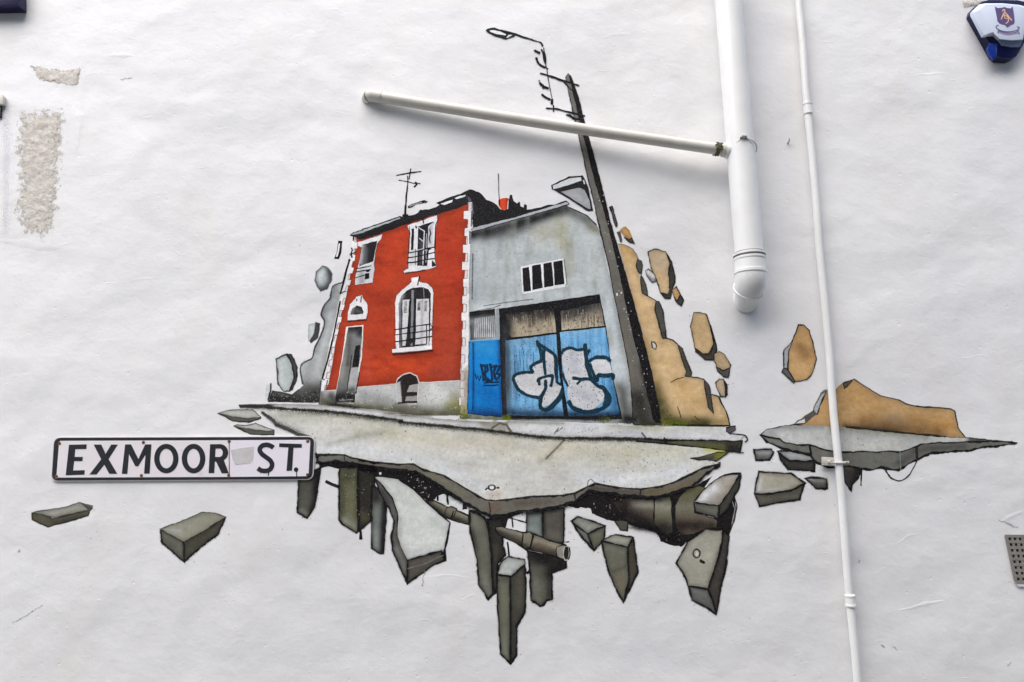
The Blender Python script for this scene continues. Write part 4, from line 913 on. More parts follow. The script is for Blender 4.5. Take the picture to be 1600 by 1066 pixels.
with bp as p:
    p.fill(Y6('330,275 420,255 600,262 612,440 520,430 430,395 380,345'), (92, 84, 72), [(Y6('470,300 590,300'), 5, (134, 132, 118), .85), (Y6('400,350 500,400 600,440'), 10, (30, 26, 26), .95), (Y6('330,275 400,290'), 9, (30, 26, 24), .9), (Y6('480,350 590,360'), 6, (84, 74, 66), .7)], g=2.6)
    p.fill(Y6('608,262 640,245 715,235 735,330 732,480 690,500 650,480 605,420'), (106, 104, 86), [(Y6('620,310 700,310'), 7, (134, 134, 118), .8), (Y6('620,440 720,470'), 10, (36, 32, 30), .95), (Y6('640,250 710,250'), 5, (70, 68, 54), .6)], g=2.6, out=(1.3, INK, .9, .95))
    p.fill(Y6('745,300 775,240 830,190 900,165 950,180 890,250 870,285 878,340 1000,385 1030,400 1020,445 950,460 870,490 790,500 745,440'), (98, 94, 78), [(Y6('770,310 870,310'), 7, (130, 128, 112), .8), (Y6('770,430 980,440'), 8, (44, 36, 32), .9), (Y6('800,390 980,400'), 6, (108, 98, 84), .7), (Y6('800,220 900,190'), 7, (92, 90, 62), .8), (Y6('740,480 800,520'), 8, (30, 27, 26), .9)], g=2.6, out=(.8, SOOT, 1, .8))
    p.stroke(Y6('735,240 728,330 740,420 745,500'), 3, INK, f=1)
    p.spray(Y6('420,430 600,460 700,510 800,530'), 7, (24, 21, 22), .9)
    p.fill(Y6('340,400 390,395 432,402 426,466 380,462'), (78, 78, 70), out=OB)
rock('floating_stone', [(Y6('1040,300 1100,210 1186,92 1172,180 1140,240 1100,320 1030,392'), (70, 68, 60), [], OB), (Y6('872,282 1040,300 1032,392 1000,372 960,360 880,342'), (110, 110, 100), [(Y6('900,330 1020,370'), 4, (90, 90, 82), .7)], OB),
     (Y6('874,276 920,210 1010,130 1085,92 1130,86 1180,82 1110,200 1042,302'), (166, 160, 150), [(Y6('900,270 1000,180'), 8, (222, 224, 226), .95), (Y6('1020,290 1120,170'), 5, (150, 142, 130), .6)], (1, INK, .7, 1))], 'long slab block with a white streak on top, right of the sewer pipe', None,
     lambda p: p.stroke(Y6('1070,100 1110,88 1180,86'), 2.4, INK, f=.6))
rock('floating_stone', [(Y6('60,412 165,485 200,600 165,555 110,490'), (112, 116, 108), [], OB), (Y6('165,485 280,435 270,535 202,600'), (98, 98, 84), [], OB), (Y6('55,402 95,372 160,392 280,435 225,455 165,487 110,450'), (146, 148, 138), [], OB)], 'wedge shaped grey block with a pale top below the sewer pipe')
rock('floating_stone', [(Y6('430,575 466,515 485,650 498,742 450,840 400,945 430,800'), (76, 72, 62), [], OB), (Y6('258,540 340,555 430,577 432,690 440,790 402,946 350,850 310,760 272,620'), (110, 110, 96), [(Y6('330,740 430,700'), 3, (80, 78, 64), .6), (Y6('370,800 400,900'), 8, (112, 100, 84), .6)], OB),
     (Y6('262,532 300,510 342,492 466,512 430,577 340,555'), (156, 156, 142), [], OB)], 'arrowhead shaped grey block pointing straight down')
rock('floating_stone', [(Y6('1065,462 1106,500 1100,560 1085,700 1050,850 1022,1026 966,858 1040,620'), (66, 62, 58), [], OB), (Y6('835,840 900,845 966,858 1000,950 1020,1026 960,980 858,930'), (102, 104, 100), [(Y6('860,860 950,880'), 5, (120, 122, 118), .6)], OB),
     (Y6('752,682 800,600 830,540 950,455 1066,462 1060,540 1040,620 966,856 900,845 835,836 800,750'), (160, 158, 144), [(Y6('850,570 960,600'), 14, (178, 176, 162), .6), (Y6('960,830 1030,620'), 4, (140, 136, 122), .6)], OB)], 'big kite shaped block with a painted ring, lowest right', None,
     lambda p: (p.stroke(catmull(Y6('888,590 910,605 908,635 888,648 868,630 868,605'), 4, True) + Y6('888,590'), 1.5, INK, f=.5, j=0), p.fill(Y6('890,602 902,615 898,632 886,636 877,622'), (214, 212, 204)), p.stroke(Y6('912,665 942,682'), 3.6, (36, 34, 30), f=.5),
                p.stroke(Y6('960,980 1020,1026 1022,990'), 2.6, INK, f=.7)))

# --- the slab of street
LAYER[0] = max(LAYER[0], HOUSE_TOP) + STEP
sc = part('street_slab', 'large broken slab of pale street that carries the house and garage')
ROADB = Y1('735,490 860,488 930,492 960,505 1040,525 1150,545') + Y2('0,380 70,392 150,400 310,415 420,410 450,432 500,455 650,500 750,560 860,625 960,682 1040,690 1200,672') + Y3('180,545 400,535 470,522 550,482 600,460 700,480 800,492 880,497 1000,482 1100,450 1200,400 1280,362 1375,340')
EDGE = Y1('735,545 790,545 860,535 940,548 1020,560 1150,580') + Y2('0,425 150,442 300,458 430,470 500,505 560,540 640,592 720,650 800,702 880,750 960,792 1010,812 1080,800 1200,775 1454,748') + Y3('400,598 470,580 492,560 545,520 560,505 700,525 800,540 880,545 1000,548 1060,530 1120,508 1200,480 1260,440 1285,405 1340,375 1370,352')
with sc as p:
    p.spray([(x, y + 3) for x, y in EDGE], 5, INK, .6)
    p.fill(ROADB + EDGE[::-1], (104, 101, 92), [(Y2('0,400 300,440 430,445'), 3, (92, 84, 78), .6), (Y2('500,480 640,545 800,640'), 4, (118, 116, 96), .7), (Y2('1000,760 1050,740'), 5, (112, 80, 66), .5), (Y3('560,490 880,525'), 4, (74, 68, 64), .8), (Y3('890,520 1100,500 1250,440'), 4.5, (102, 92, 70), .8), (Y2('1200,720 1454,700'), 4, (84, 80, 70), .6),
           (Y1('740,510 900,505'), 4, (112, 113, 112), .6)], g=3, out=(2.6, INK, 1.4, 1), j=.9)
    TOP = Y1('350,195 430,175 700,185 900,200 1332,262') + Y2('300,96 500,118 900,155 1200,195') + Y3('240,180 400,185 700,195 1000,212 1190,228 1440,262 1390,268 1290,290 1200,310 1340,322 1378,338')
    p.fill(TOP + ROADB[::-1] + Y1('730,375 600,352 480,292 430,252'), (208, 208, 202),
           [(Y1('500,230 900,250 1332,310') , 9, (196, 196, 180), .6), (Y2('200,170 700,240 1100,230'), 12, (204, 198, 178), .7), (Y2('1100,300 1454,330'), 16, (204, 199, 182), .7), (Y3('350,230 800,280'), 14, (206, 200, 178), .7), (Y3('800,260 1150,260'), 9, (200, 198, 174), .6),
            (Y1('740,440 1100,460') + Y2('100,340 500,380 800,520 1000,620'), 8, (216, 219, 221), .85), (Y3('500,430 700,440 900,450 1150,380'), 8, (214, 218, 222), .8), (Y1('800,420 1000,370 1200,330'), 3, (160, 160, 150), .5), (Y1('480,215 800,212 1332,285') , 3, (150, 150, 140), .5),
            (Y3('1300,245 1420,262'), 4, (176, 182, 60), .8), (Y2('0,180 250,170'), 8, (170, 170, 150), .6), (Y1('420,220 560,280 650,340'), 4, (176, 178, 174), .5), (Y3('400,195 300,300 250,330'), 3, (158, 156, 140), .55), (Y2('1000,640 1060,640'), 5, (190, 160, 140), .5)],
           g=3.6, out=None, j=.8, streak=(60, 8, (190, 189, 180), .4))
    p.stroke(Y1('350,195 395,228 430,252 450,282 480,292 540,318 600,350 700,372'), [2.6, 3.6, 2.6], (58, 58, 54), f=1.6)
    p.spray(Y1('380,215 450,268 540,310 650,360'), 5, (90, 90, 84), .6)
    p.stroke(ROADB, 1.1, (44, 42, 40), f=1.0, vary=.5)
    p.dots(TOP + ROADB[::-1], 70, .65, (48, 46, 42), 71); p.dots(Y3('450,200 1100,230 1050,420 900,440 500,300'), 46, .6, (44, 42, 40), 72)
    p.stroke(Y3('405,190 370,230 320,280 290,310'), 1.0, (110, 106, 92), f=1.6, a=.7)
    p.fill(Y3('1195,305 1250,300 1360,268 1440,262 1350,325 1300,315 1250,318'), (96, 94, 70), [(Y3('1380,300 1430,270'), 5, (120, 124, 20), .9), (Y3('1250,312 1330,305'), 3, (60, 58, 54), .8)], g=2.5, out=(.9, SOOT, .7, .9))
    p.stroke(Y3('550,480 556,445 575,435 600,460'), .9, (110, 108, 106), f=.6)
    q = Y2('1010,591')[0]; cir = [(q[0] + 5.2 * math.cos(t * math.pi / 7), q[1] + 3.9 * math.sin(t * math.pi / 7)) for t in range(15)]
    p.fill([(q[0] + (x - q[0]) * .8, q[1] + (y - q[1]) * .8) for x, y in cir[:-1]], (224, 224, 224), j=0); p.stroke(cir, 1.5, (56, 54, 52), f=.7, j=0, vary=.8); p.stroke(Y2('963,608 975,596'), 2.2, SOOT, f=.7); p.stroke(Y2('1050,592 1066,592'), 1.6, SOOT, f=.7)
    p.stroke(Y2('990,705 1000,760 996,790'), 1.2, (60, 50, 44), f=1, a=.8); p.dots(Y2('990,650 1080,620 1070,690 1000,690'), 12, .6, (120, 70, 50), 73)
    p.stroke(Y3('470,525 475,560'), 1.3, SOOT, f=.8); p.stroke(Y3('885,500 880,545'), 1.4, SOOT, f=.8); p.stroke(Y1('920,490 930,540'), 1, (60, 60, 60), f=.8)
with part('kerb', 'pale worn kerb strip along the foot of the buildings') as p:
    KT = Y1('195,148 250,142 390,138 600,140 850,150 1100,175 1332,202') + Y2('200,28 400,48 600,68 850,88 1100,95') + Y3('100,72 400,82 800,100 1100,106 1420,108 1475,100 1475,128 1430,148 1440,158 1525,162')
    KB = Y1('200,158 300,158 390,162 600,178 800,190 1000,212 1332,256') + Y2('300,92 500,112 700,130 900,148 1150,178') + Y3('240,170 400,178 700,180 870,185 1100,195 1300,195 1500,205')
    p.fill(KT + KB[::-1], (208, 209, 209), [(KT[:14], 3, (110, 108, 96), .6), (Y3('700,90 1000,120'), 5, (160, 158, 130), .6), (Y3('780,140 900,150'), 5, (186, 188, 200), .6), (Y2('950,100 1100,140'), 6, (140, 136, 124), .8), (Y1('250,150 420,150'), 3, (80, 80, 76), .8), (Y3('1000,115 1400,125'), 4, (196, 198, 186), .6), (Y3('200,110 500,120'), 5, (222, 224, 226), .7), (Y1('700,160 1300,215'), 3.5, (226, 228, 230), .7)], g=2.6, j=.5)
    p.spray([(x, y + 1.5) for x, y in KB], 5.5, (62, 60, 50), .75)
    p.stroke(KB, 2.0, (46, 44, 38), f=1.8, a=.95, vary=.5)
    p.stroke(Y1('195,150 260,148 390,150 420,160'), 2.2, (48, 46, 44), f=1.2)
    p.fill(Y3('1420,115 1475,102 1475,128 1440,150 1420,140'), (84, 78, 82), out=(.8, INK, .7, .9)); p.stroke(Y3('1435,150 1500,155 1540,165 1552,190 1535,202'), 1.3, SOOT, f=.6, smooth=True)
    p.fill(Y3('860,180 1050,195 1180,192 1520,198 1505,268 1400,255 1250,235 1040,215 860,200'), (58, 56, 46), [(Y3('1060,200 1400,225'), 3, (96, 96, 70), .7), (Y3('1200,240 1400,250'), 3, (100, 106, 30), .7), (Y3('1450,240 1500,250'), 4, (30, 30, 26), .8)], g=2.5, out=(1, INK, .8, 1))
    p.stroke(Y3('1500,268 1528,270'), 1, INK, f=.5); p.stroke(Y3('1030,175 1045,215'), 2.0, INK, f=.8)
    p.stroke(Y3('345,150 370,115 360,140 390,118'), .8, (90, 88, 80), a=.8); p.stroke(Y2('1010,140 1070,105 1120,115 1160,175'), 1.5, (96, 92, 80), f=1.6, a=.8); p.stroke(Y3('890,145 915,175'), 1.2, (70, 66, 60), f=1)
    p.dots(Y3('100,100 800,120 800,150 120,140'), 24, .6, (60, 58, 52), 74)
mc = part('moss', 'yellow green moss and dark airbrushed shadow at the foot of the doors and walls')
with mc as p:
    for t, r, c_, a in ((Y2('760,50 830,60'), 5, (116, 118, 16), .8), (Y2('1110,60 1160,70'), 5, (142, 156, 20), .85), (Y2('1010,70 1060,80'), 4, (130, 140, 30), .6), (Y3('620,66 700,64'), 4, (136, 150, 20), .8), (Y3('1000,80 1100,86 1200,90'), 4, (92, 104, 24), .8), (Y3('50,55 80,60'), 4, (150, 160, 20), .7), (Y2('1140,40 1140,60'), 3, (160, 172, 30), .7), (Y3('880,90 980,96'), 4, (60, 62, 34), .8)):
        p.spray(t, r, c_, a)
    p.dots(Y2('740,30 860,40 860,80 740,80'), 16, .7, (80, 90, 10), 75); p.dots(Y3('560,60 1150,80 1150,100 560,85'), 40, .7, (60, 66, 16), 76)
    p.spray(Z2('100,965 400,1000'), 4, (26, 25, 24), .85); p.spray(Z2('700,1052 1000,1060'), 3, (60, 60, 30), .7); p.spray(Z4('320,985 700,985 1200,1000'), 3.2, (24, 24, 22), .85); p.spray(Z4('1230,985 1340,1000'), 7, (34, 34, 32), .85)  # dark airbrushed shadow painted along the foot of the house and garage
    p.spray(Z4('320,1000 340,960'), 5, (126, 140, 20), .6)

mc.o['kind'] = 'stuff'
# slivers at the left end of the slab
LAYER[0] = .0004
rock('floating_stone', [(Y1('45,202 170,232 260,242 345,226 345,236 262,266 200,262 150,255'), (96, 96, 88), [], (.8, SOOT, .7, .9)), (Y1('45,200 110,184 190,178 290,182 345,228 260,240 170,232'), (190, 192, 184), [], (.6, (100, 100, 96), .8, .8))], 'thin flat chip of paving, upper of the two at the left tip of the slab')
rock('floating_stone', [(Y1('158,292 250,312 400,328 438,322 436,354 350,354 270,348'), (92, 92, 84), [], (.8, SOOT, .7, .9)), (Y1('158,290 180,284 250,288 310,274 370,298 440,322 400,328 250,312'), (196, 198, 190), [], (.6, (100, 100, 96), .8, .8))], 'thin flat chip of paving just above the street sign')
rock('floating_stone', [(PX('50,802 66,803 82,811 140,797 138,806 75,824 50,812'), (86, 84, 68), [(PX('85,818 130,806'), 3, (54, 52, 46), .6)], (1, SOOT, .8, .9)), (PX('50,801 72,797 100,793 124,785.5 145,791 140,797 84,809 66,804'), (142, 142, 132), [(PX('80,802 120,792'), 3, (160, 160, 150), .6)], (.6, (80, 78, 70), .8, .8)), (PX('124,785.5 146,794 139,801 137,796'), (84, 78, 74), [], None)], 'flat olive stone, furthest left, under the street sign')
rock('floating_stone', [(X1('664,584 700,600 790,650 792,760 672,655'), (104, 104, 94), [(X1('690,640 780,740'), 5, (84, 84, 76), .6)], OB), (X1('790,650 900,590 1018,518 972,612 880,680 792,760'), (72, 70, 60), [], OB), (X1('662,580 700,565 770,540 895,488 960,492 1018,514 900,590 790,650 700,605'), (142, 142, 126), [(X1('700,580 760,600'), 6, (166, 168, 162), .7)], (.7, (70, 68, 60), .9, .9))], 'brick shaped grey block falling below the middle of the street sign')
# right hand stones and island
rock('floating_stone', [(Y7('130,732 222,728 238,746 214,786 142,790'), (104, 104, 102), [(Y7('150,740 215,745'), 4, (176, 178, 176), .9)], OB)], 'smallest square chip between the kerb end and the island')
rock('floating_stone', [(Y7('262,745 320,790 455,792 456,846 315,836 272,785'), (62, 60, 56), [], OB), (Y7('258,740 350,738 442,768 456,790 400,795 320,790 285,765'), (170, 172, 170), [], OB)], 'wedge chip with a dark front directly under the left of the island')
rock('floating_stone', [(Y7('135,968 200,970 330,950 404,912 376,1000 240,1020 160,1036'), (96, 94, 84), [(Y7('240,990 370,960'), 4, (82, 78, 70), .6)], OB), (Y7('158,850 240,856 330,860 405,912 330,950 200,970 135,966 140,920'), (168, 164, 148), [(Y7('150,950 160,870'), 4, (206, 208, 206), .8), (Y7('170,960 300,945'), 3, (200, 200, 196), .7)], OB)], 'large pale topped block, lowest below the island')
rock('floating_stone', [(Y7('405,885 440,880 522,888 524,942 462,940 430,905'), (88, 86, 82), [(Y7('420,890 515,895'), 3, (180, 180, 178), .8)], OB)], 'small flat chip left of the thin pipe below the island')
ic = part('island_slab', 'smaller floating piece of street crossed by the thin pipe')
with ic as p:
    p.fill(Y7('598,835 680,790 715,800 714,832 690,885 655,922 655,955 620,905'), (76, 72, 66), [(Y7('700,810 670,910'), 6, (24, 22, 22), .9)], g=2.6, out=OB); p.stroke(Y7('706,820 708,870 706,925'), [3, 2.4, 1.6], INK, f=.5)
    bot = Y7('165,655 200,690 240,705 280,725 340,740 430,755 450,785 475,805 540,828') + Y8('60,770 150,770 225,790 310,800 370,776 430,790 505,802 560,765 640,720 700,692 760,668 900,660 1040,650 1140,626 1300,612 1360,602 1400,592')
    top = Y8('1380,588 1200,578 980,585 800,590 680,600 620,625 520,660 430,650 340,662 250,655 160,660') + Y7('590,742 520,735 435,705 360,705 290,690 265,672 200,660')
    p.fill(bot + top, (104, 104, 98), [(Y8('520,740 640,650'), 6, (76, 74, 70), .8), (Y8('700,640 1000,615'), 4, (72, 70, 66), .7), (Y8('250,700 480,720'), 6, (112, 112, 104), .6), (Y7('200,670 280,705'), 4, (124, 124, 118), .7)], g=3, out=(2.0, INK, 1, 1), j=.8)
    p.fill(Y7('165,648 200,624 300,602 345,598') + Y8('0,455 120,470 500,512 850,545 1010,552 1200,570 1400,590') + top[:], (180, 182, 178), [(Y8('0,480 400,500 700,540'), 6, (134, 134, 122), .75), (Y7('250,610 500,605'), 4, (120, 122, 122), .6), (Y8('1050,572 1350,590'), 3.5, (60, 60, 60), .9), (Y7('300,660 560,700'), 8, (200, 202, 200), .6), (Y8('160,610 500,620'), 7, (196, 196, 188), .5), (Y7('210,635 240,650'), 4, (150, 152, 150), .5)], g=3, j=.6, out=(.8, SOOT, .8, .9))
    p.stroke(Y8('515,662 520,795'), 1.0, (120, 128, 120), f=.6); p.stroke(Y8('640,625 645,720'), 3.0, (40, 36, 36), f=1); p.stroke(Y7('430,708 440,760'), 2.6, INK, f=.8); p.dots(Y8('0,480 500,520 480,640 150,650'), 20, .6, (60, 60, 56), 77)
    p.fill(Y7('345,598 408,545 452,520 492,430 520,418') + Y8('20,190 95,128 165,106 260,170 370,236 500,265 560,295 620,312 760,320 900,335 930,350 948,440 955,480 1012,552 850,545 500,512 120,472'), (188, 153, 106),
           [(Y8('250,440 500,480 800,530'), 10, (112, 84, 54), .8), (Y8('400,410 560,430'), 8, (158, 138, 116), .7), (Y8('100,200 300,300'), 12, (184, 144, 88), .5), (Y8('640,440 900,460'), 10, (170, 124, 66), .6), (Y7('500,480 560,470'), 8, (196, 158, 112), .6), (Y8('100,468 500,508'), 3.5, (60, 50, 36), .8), (Y8('600,400 700,440'), 6, (150, 120, 84), .4)], g=3, streak=(30, 14, (162, 124, 72), .5), j=.6, rim=(4.5, .78, .6))
    p.fill(Y7('492,430 520,418 505,450 470,540 445,548 455,500'), (168, 172, 176), out=(1, SOOT, .8, .9)); p.fill(Y7('345,598 370,575 410,560 405,590'), (206, 206, 204), out=(.9, SOOT, .7, .9)); p.fill(Y7('400,555 455,520 468,540 410,590'), (84, 82, 80))
    p.fill(Y8('85,140 165,108 130,150 92,182'), (84, 76, 66), out=(.8, SOOT, .7, .9)); p.spray(Y8('0,200 40,190'), 6, (140, 140, 100), .7)
    p.stroke(Y8('165,106 260,170 370,236 500,265'), 1.0, SOOT, f=.5); p.stroke(Y8('500,265 560,295 620,312 700,322 760,322'), 1.9, SOOT, f=.5); p.stroke(Y8('760,322 900,335 930,350 948,440 955,480 1012,552'), 1.4, (46, 52, 46), f=.6)
    p.stroke(Y8('110,472 300,492 500,512 700,530 860,545'), 1.4, (40, 36, 30), f=1.2, vary=.6)
    p.stroke(Y7('490,430 510,415 560,410'), 1.5, (110, 112, 112), f=1.2)
with part('cable', 'thin black cable looping under the island', ic.o) as p:
    p.stroke(Y8('400,790 440,850 480,872 520,878 570,852 610,795 642,730'), [1.9, 1.6, 1.2], SOOT, f=.5, smooth=True)

psc = part('paint_spatter', 'tiny black specks of spray paint round the slab')
with psc as p:
    for t, n in (('440,740 1180,740 1180,990 620,1000 440,860', 60), ('1160,640 1400,640 1400,800 1160,800', 22), ('40,780 360,800 360,900 60,840', 16), ('1000,380 1160,600 1150,700 1040,560', 20), ('400,380 520,380 480,640 330,700', 16)):
        p.dots(PX(t), n, .45, (60, 58, 56), n, 1)
psc.o['kind'] = 'stuff'
cr = Paint()
for t, w in (('18,974 34,966 66,946', .8), ('660,915 662,903 663,890', 1.3), ('1395,1010 1402,1016', 1.1), ('1376,1008 1382,1012', 1.2), ('1560,812 1575,818 1590,824', 1.2), ('1575,1040 1580,1034', 1.3),
             ('190,124 206,122', .9), ('48,104 62,112', 1.8)):
    cr.stroke(jag(PX(t), 1.3, 3, False), w * .9, (146, 142, 140), f=.9, a=.5, vary=.9)
cr.build('hairline_crack', wall)['kind'] = 'stuff'
st = Paint()
st.spray(PX('8,150 10,220 10,300 8,380'), 9, (206, 202, 212), .3); st.spray(PX('30,-2 34,8 30,14'), 8, (150, 140, 176), .5); st.spray(PX('29,858 31,864'), 3.4, (130, 126, 130), .7); st.spray(PX('1340,875 1344,880'), 3, (190, 184, 184), .6)

st.build('stain', wall)['kind'] = 'stuff'

# ================================================================== STREET SIGN
SD = .0075
sign = empty('street_sign', U(286, 752, SD), 'white enamel street name plate with black border reading EXMOOR ST.', 'sign')
sign_white = gloss('sign_enamel', lin((232, 227, 229)), .3, .03, 12, .0002, .5, (14, .6, .35, (1, 1, 1)))
sign_pale = gloss('sign_overpaint', lin((232, 227, 236)), .5, .02, 20, .0005)
sign_black = gloss('sign_black', (.022, .024, .028), .38, .2, 40, .0003)
sign_edge = gloss('sign_edge', lin((206, 204, 204)), .5, .05, 30, .0004)
rust = gloss('rusty_screw', (.13, .06, .035), .8, .4, 300, .0008)
rust_l = gloss('rust_bloom', lin((176, 140, 124)), .8, .2, 200, .0004)
resid = gloss('sticker_residue', lin((196, 194, 194)), .7, .08, 60, .0004)
outer = rounded([(83.5, 683), (492.5, 681.5), (489.5, 750), (79, 752.5)], 11)
to_obj('plate', prism(outer, .001, SD - .001), sign_edge, sign, True, .0012)
to_obj('border', prism(rounded([(84.8, 684.2), (491, 682.8), (487.8, 748.6), (80.6, 751)], 10.5), SD - .0012, SD), sign_black, sign, True)
to_obj('face', prism(rounded([(92.5, 689), (357.5, 688), (357.5, 745.4), (88, 746.4)], 3), SD - .0008, SD + .0008), sign_white, sign, True)
to_obj('face', prism(rounded([(358.2, 688), (485, 687.4), (482, 744.2), (358.2, 745.4)], 3.5), SD - .0008, SD + .0007), sign_pale, sign, True)['label'] = 'paler overpainted end section with a vertical seam'
TD = SD + .0015
def ribbon(pts, w, d0=SD + .0008, d1=TD, bm=None):
    bm = bm or bmesh.new(); L, Rr = [], []
    n = len(pts)
    for i, p in enumerate(pts):
        u = pts[max(0, i - 1)]; v = pts[min(n - 1, i + 1)]; q = math.hypot(v[0] - u[0], v[1] - u[1]) or 1
        nx, ny = -(v[1] - u[1]) / q * w / 2, (v[0] - u[0]) / q * w / 2
        L.append((p[0] + nx, p[1] + ny)); Rr.append((p[0] - nx, p[1] - ny))
    for i in range(n - 1):
        prism([L[i], L[i + 1], Rr[i + 1], Rr[i]], d0, d1, bm)
    bmesh.ops.remove_doubles(bm, verts=bm.verts, dist=1e-6)
    seen = {}
    for f in list(bm.faces):
        k = frozenset(v.index for v in f.verts)
    return bm
def arc(cx, cy, rx, ry, a0, a1, n=28):
    return [(cx + rx * math.cos(R(a0 + (a1 - a0) * k / n)), cy + ry * math.sin(R(a0 + (a1 - a0) * k / n))) for k in range(n + 1)]
def flatpoly(name, poly, mat, parent, d0, d1):
    """thin slab from any simple outline"""
    co = [Vector(p) for p in poly]
    vv, ee, ff, *_ = delaunay_2d_cdt(co, [], [list(range(len(co)))], 1, 1e-5)
    bm = bmesh.new(); a = [bm.verts.new(U(v[0], v[1], d1)) for v in vv]
    fr = [bm.faces.new([a[i] for i in f]) for f in ff]
    r = bmesh.ops.extrude_face_region(bm, geom=fr)
    for v in [g for g in r['geom'] if isinstance(g, bmesh.types.BMVert)]: v.co.y += (d1 - d0)
    return to_obj(name, bm, mat, parent, False)
def outline(pts, w):
    L, Rr = [], []; n = len(pts)
    for i, p in enumerate(pts):
        u = pts[max(0, i - 1)]; v = pts[min(n - 1, i + 1)]; q = math.hypot(v[0] - u[0], v[1] - u[1]) or 1
        ww = w[i] if isinstance(w, list) else w
        nx, ny = -(v[1] - u[1]) / q * ww / 2, (v[0] - u[0]) / q * ww / 2
        L.append((p[0] + nx, p[1] + ny)); Rr.append((p[0] - nx, p[1] - ny))
    return L + Rr[::-1]
def lett(poly): return flatpoly('letter', poly, sign_black, sign, SD + .0004, TD)
lett(X1('166,122 262,120 260,145 200,146 196,188 241,188 239,211 194,211 188,262 251,260 250,284 148,288'))
lett(X1('300,121 341,121 365,172 396,121 431,121 381,200 428,280 385,280 358,230 316,283 277,284 341,201'))
lett(X1('471,120 503,120 543,200 580,120 614,120 604,279 574,279 582,175 541,240 526,238 492,172 483,280 453,280'))
for cx, rx in ((695, 66), (843, 64)):
    o = X1('%d,197' % cx)[0]
    halves = [arc(*o, rx / 3.478, 80 / 3.478, a0, a0 + 180, 22) + arc(*o, (rx - 29) / 3.478, 53 / 3.478, a0 + 180, a0, 22) for a0 in (90, 270)]
    lo = lett(halves[0]); l2 = lett(halves[1])
    bm = bmesh.new(); bm.from_mesh(lo.data); bm.from_mesh(l2.data); bmesh.ops.remove_doubles(bm, verts=bm.verts, dist=2e-5); bm.to_mesh(lo.data); bm.free(); bpy.data.objects.remove(l2)
bc = X1('984,165')[0]
rr = [X1('933,119 964,119 955,276 925,276'), X1('964,119 984,118') + arc(*bc, 47 / 3.478, 47 / 3.478, -88, 60, 16) + X1('1034,277 996,277 966,214 958.6,213 960,188') + X1('984,189') + arc(*bc, 18 / 3.478, 23 / 3.478, 88, -88, 12) + X1('962.6,143')]
ra = lett(rr[0]); rb = lett(rr[1])
bm = bmesh.new(); bm.from_mesh(ra.data); bm.from_mesh(rb.data); bm.to_mesh(ra.data); bm.free(); bpy.data.objects.remove(rb)
spts = [X1(q)[0] for q in ('1277,138', '1262,128', '1240,122', '1215,128', '1202,148', '1212,170', '1235,188', '1260,208', '1270,232', '1258,256', '1236,264', '1212,262', '1192,250')]
lett(outline(catmull(spts, 4), 25 / 3.478))
lett(X1('1309,114 1432,118 1430,138 1386,138 1378,262 1348,264 1358,136 1308,134'))
dot = X1('1400,257')[0]
lett([(dot[0] + 3.5 * math.cos(t * math.pi / 8), dot[1] + 3.6 * math.sin(t * math.pi / 8)) for t in range(16)])
flatpoly('paint_run', outline(X1('1402,265 1404,300'), 1.5), sign_black, sign, SD + .0004, TD - .0003)
flatpoly('paint_run', outline(X1('1254,262 1249,290'), 1.8), sign_black, sign, SD + .0004, TD - .0003)
flatpoly('paint_run', outline(X1('1212,262 1205,278'), .8), sign_black, sign, SD + .0004, TD - .0003)
flatpoly('sticker_residue', X1('1045,152 1100,140 1172,132 1166,205 1150,222 1100,228 1070,232 1055,200'), resid, sign, SD + .0004, SD + .0012)
flatpoly('seam', outline(X1('1037,96 1038,290'), .7), rust, sign, SD + .0004, SD + .0013)
for q in ('115,113', '571,108', '1037,102', '1466,102', '98,293', '560,288', '1034,286', '1462,284'):
    c0 = X1(q)[0]; ce = U(c0[0], c0[1], SD)
    bm = tube_mesh([Vector((ce.x, -SD + .0005, ce.z)), Vector((ce.x, -SD - .0022, ce.z)), Vector((ce.x, -SD - .0034, ce.z))], [.0052, .0048, .0025], 14)
    to_obj('screw', bm, rust, sign)

# ================================================================== PIPES
pipe_white = gloss('white_pipe_paint', lin((231, 231, 229)), .32, .03, 14, .00035, .5, (26, .62, .25, (1, 1, .4)))
pipe_cream = gloss('cream_pipe_paint', lin((206, 203, 194)), .42, .06, 18, .0005, .4, (30, .58, .4, (1, 1, 1)))
mossy = gloss('mossy_grime', (.09, .085, .04), .9, .6, 200, .0015)
wire = gloss('galvanised_wire', (.42, .42, .43), .4, .2, 90, .0002)
# thick soil pipe
SP = .072; r = .0515
top_ = U(1133, -60, SP); bot_ = U(1171, 402, SP)
ax = Vector((bot_.x, -SP, 0)); 
soil = empty('soil_pipe', bot_, 'thick white soil pipe ending in an elbow into the wall, beside the mural', 'pipe')
up = (top_ - bot_).normalized()
to_obj('pipe_run', tube_mesh([bot_, bot_ + up * 1.7], r, 40), pipe_white, soil)
def collar(base, h0, h1, rr, parent, mat, name='collar'):
    pr = [(h0, rr * .95), (h0 + (h1 - h0) * .15, rr), (h1 - (h1 - h0) * .15, rr), (h1, rr * .95)]
    to_obj(name, tube_mesh([base + up * h for h, _ in pr], [q for _, q in pr], 40), mat, parent)
collar(bot_, .004, .014, .0578, soil, pipe_white); collar(bot_, -.012, .002, .0565, soil, pipe_white)
grey_g = gloss('groove_grime', lin((120, 118, 114)), .8, .2, 80, .0003)
for h, rr_ in ((.0165, .0525), (-.0005, .0568), (.003, .0572)):
    to_obj('joint_seal', tube_mesh([bot_ + up * (h - .001), bot_ + up * (h + .001)], rr_ , 40), grey_g, soil)
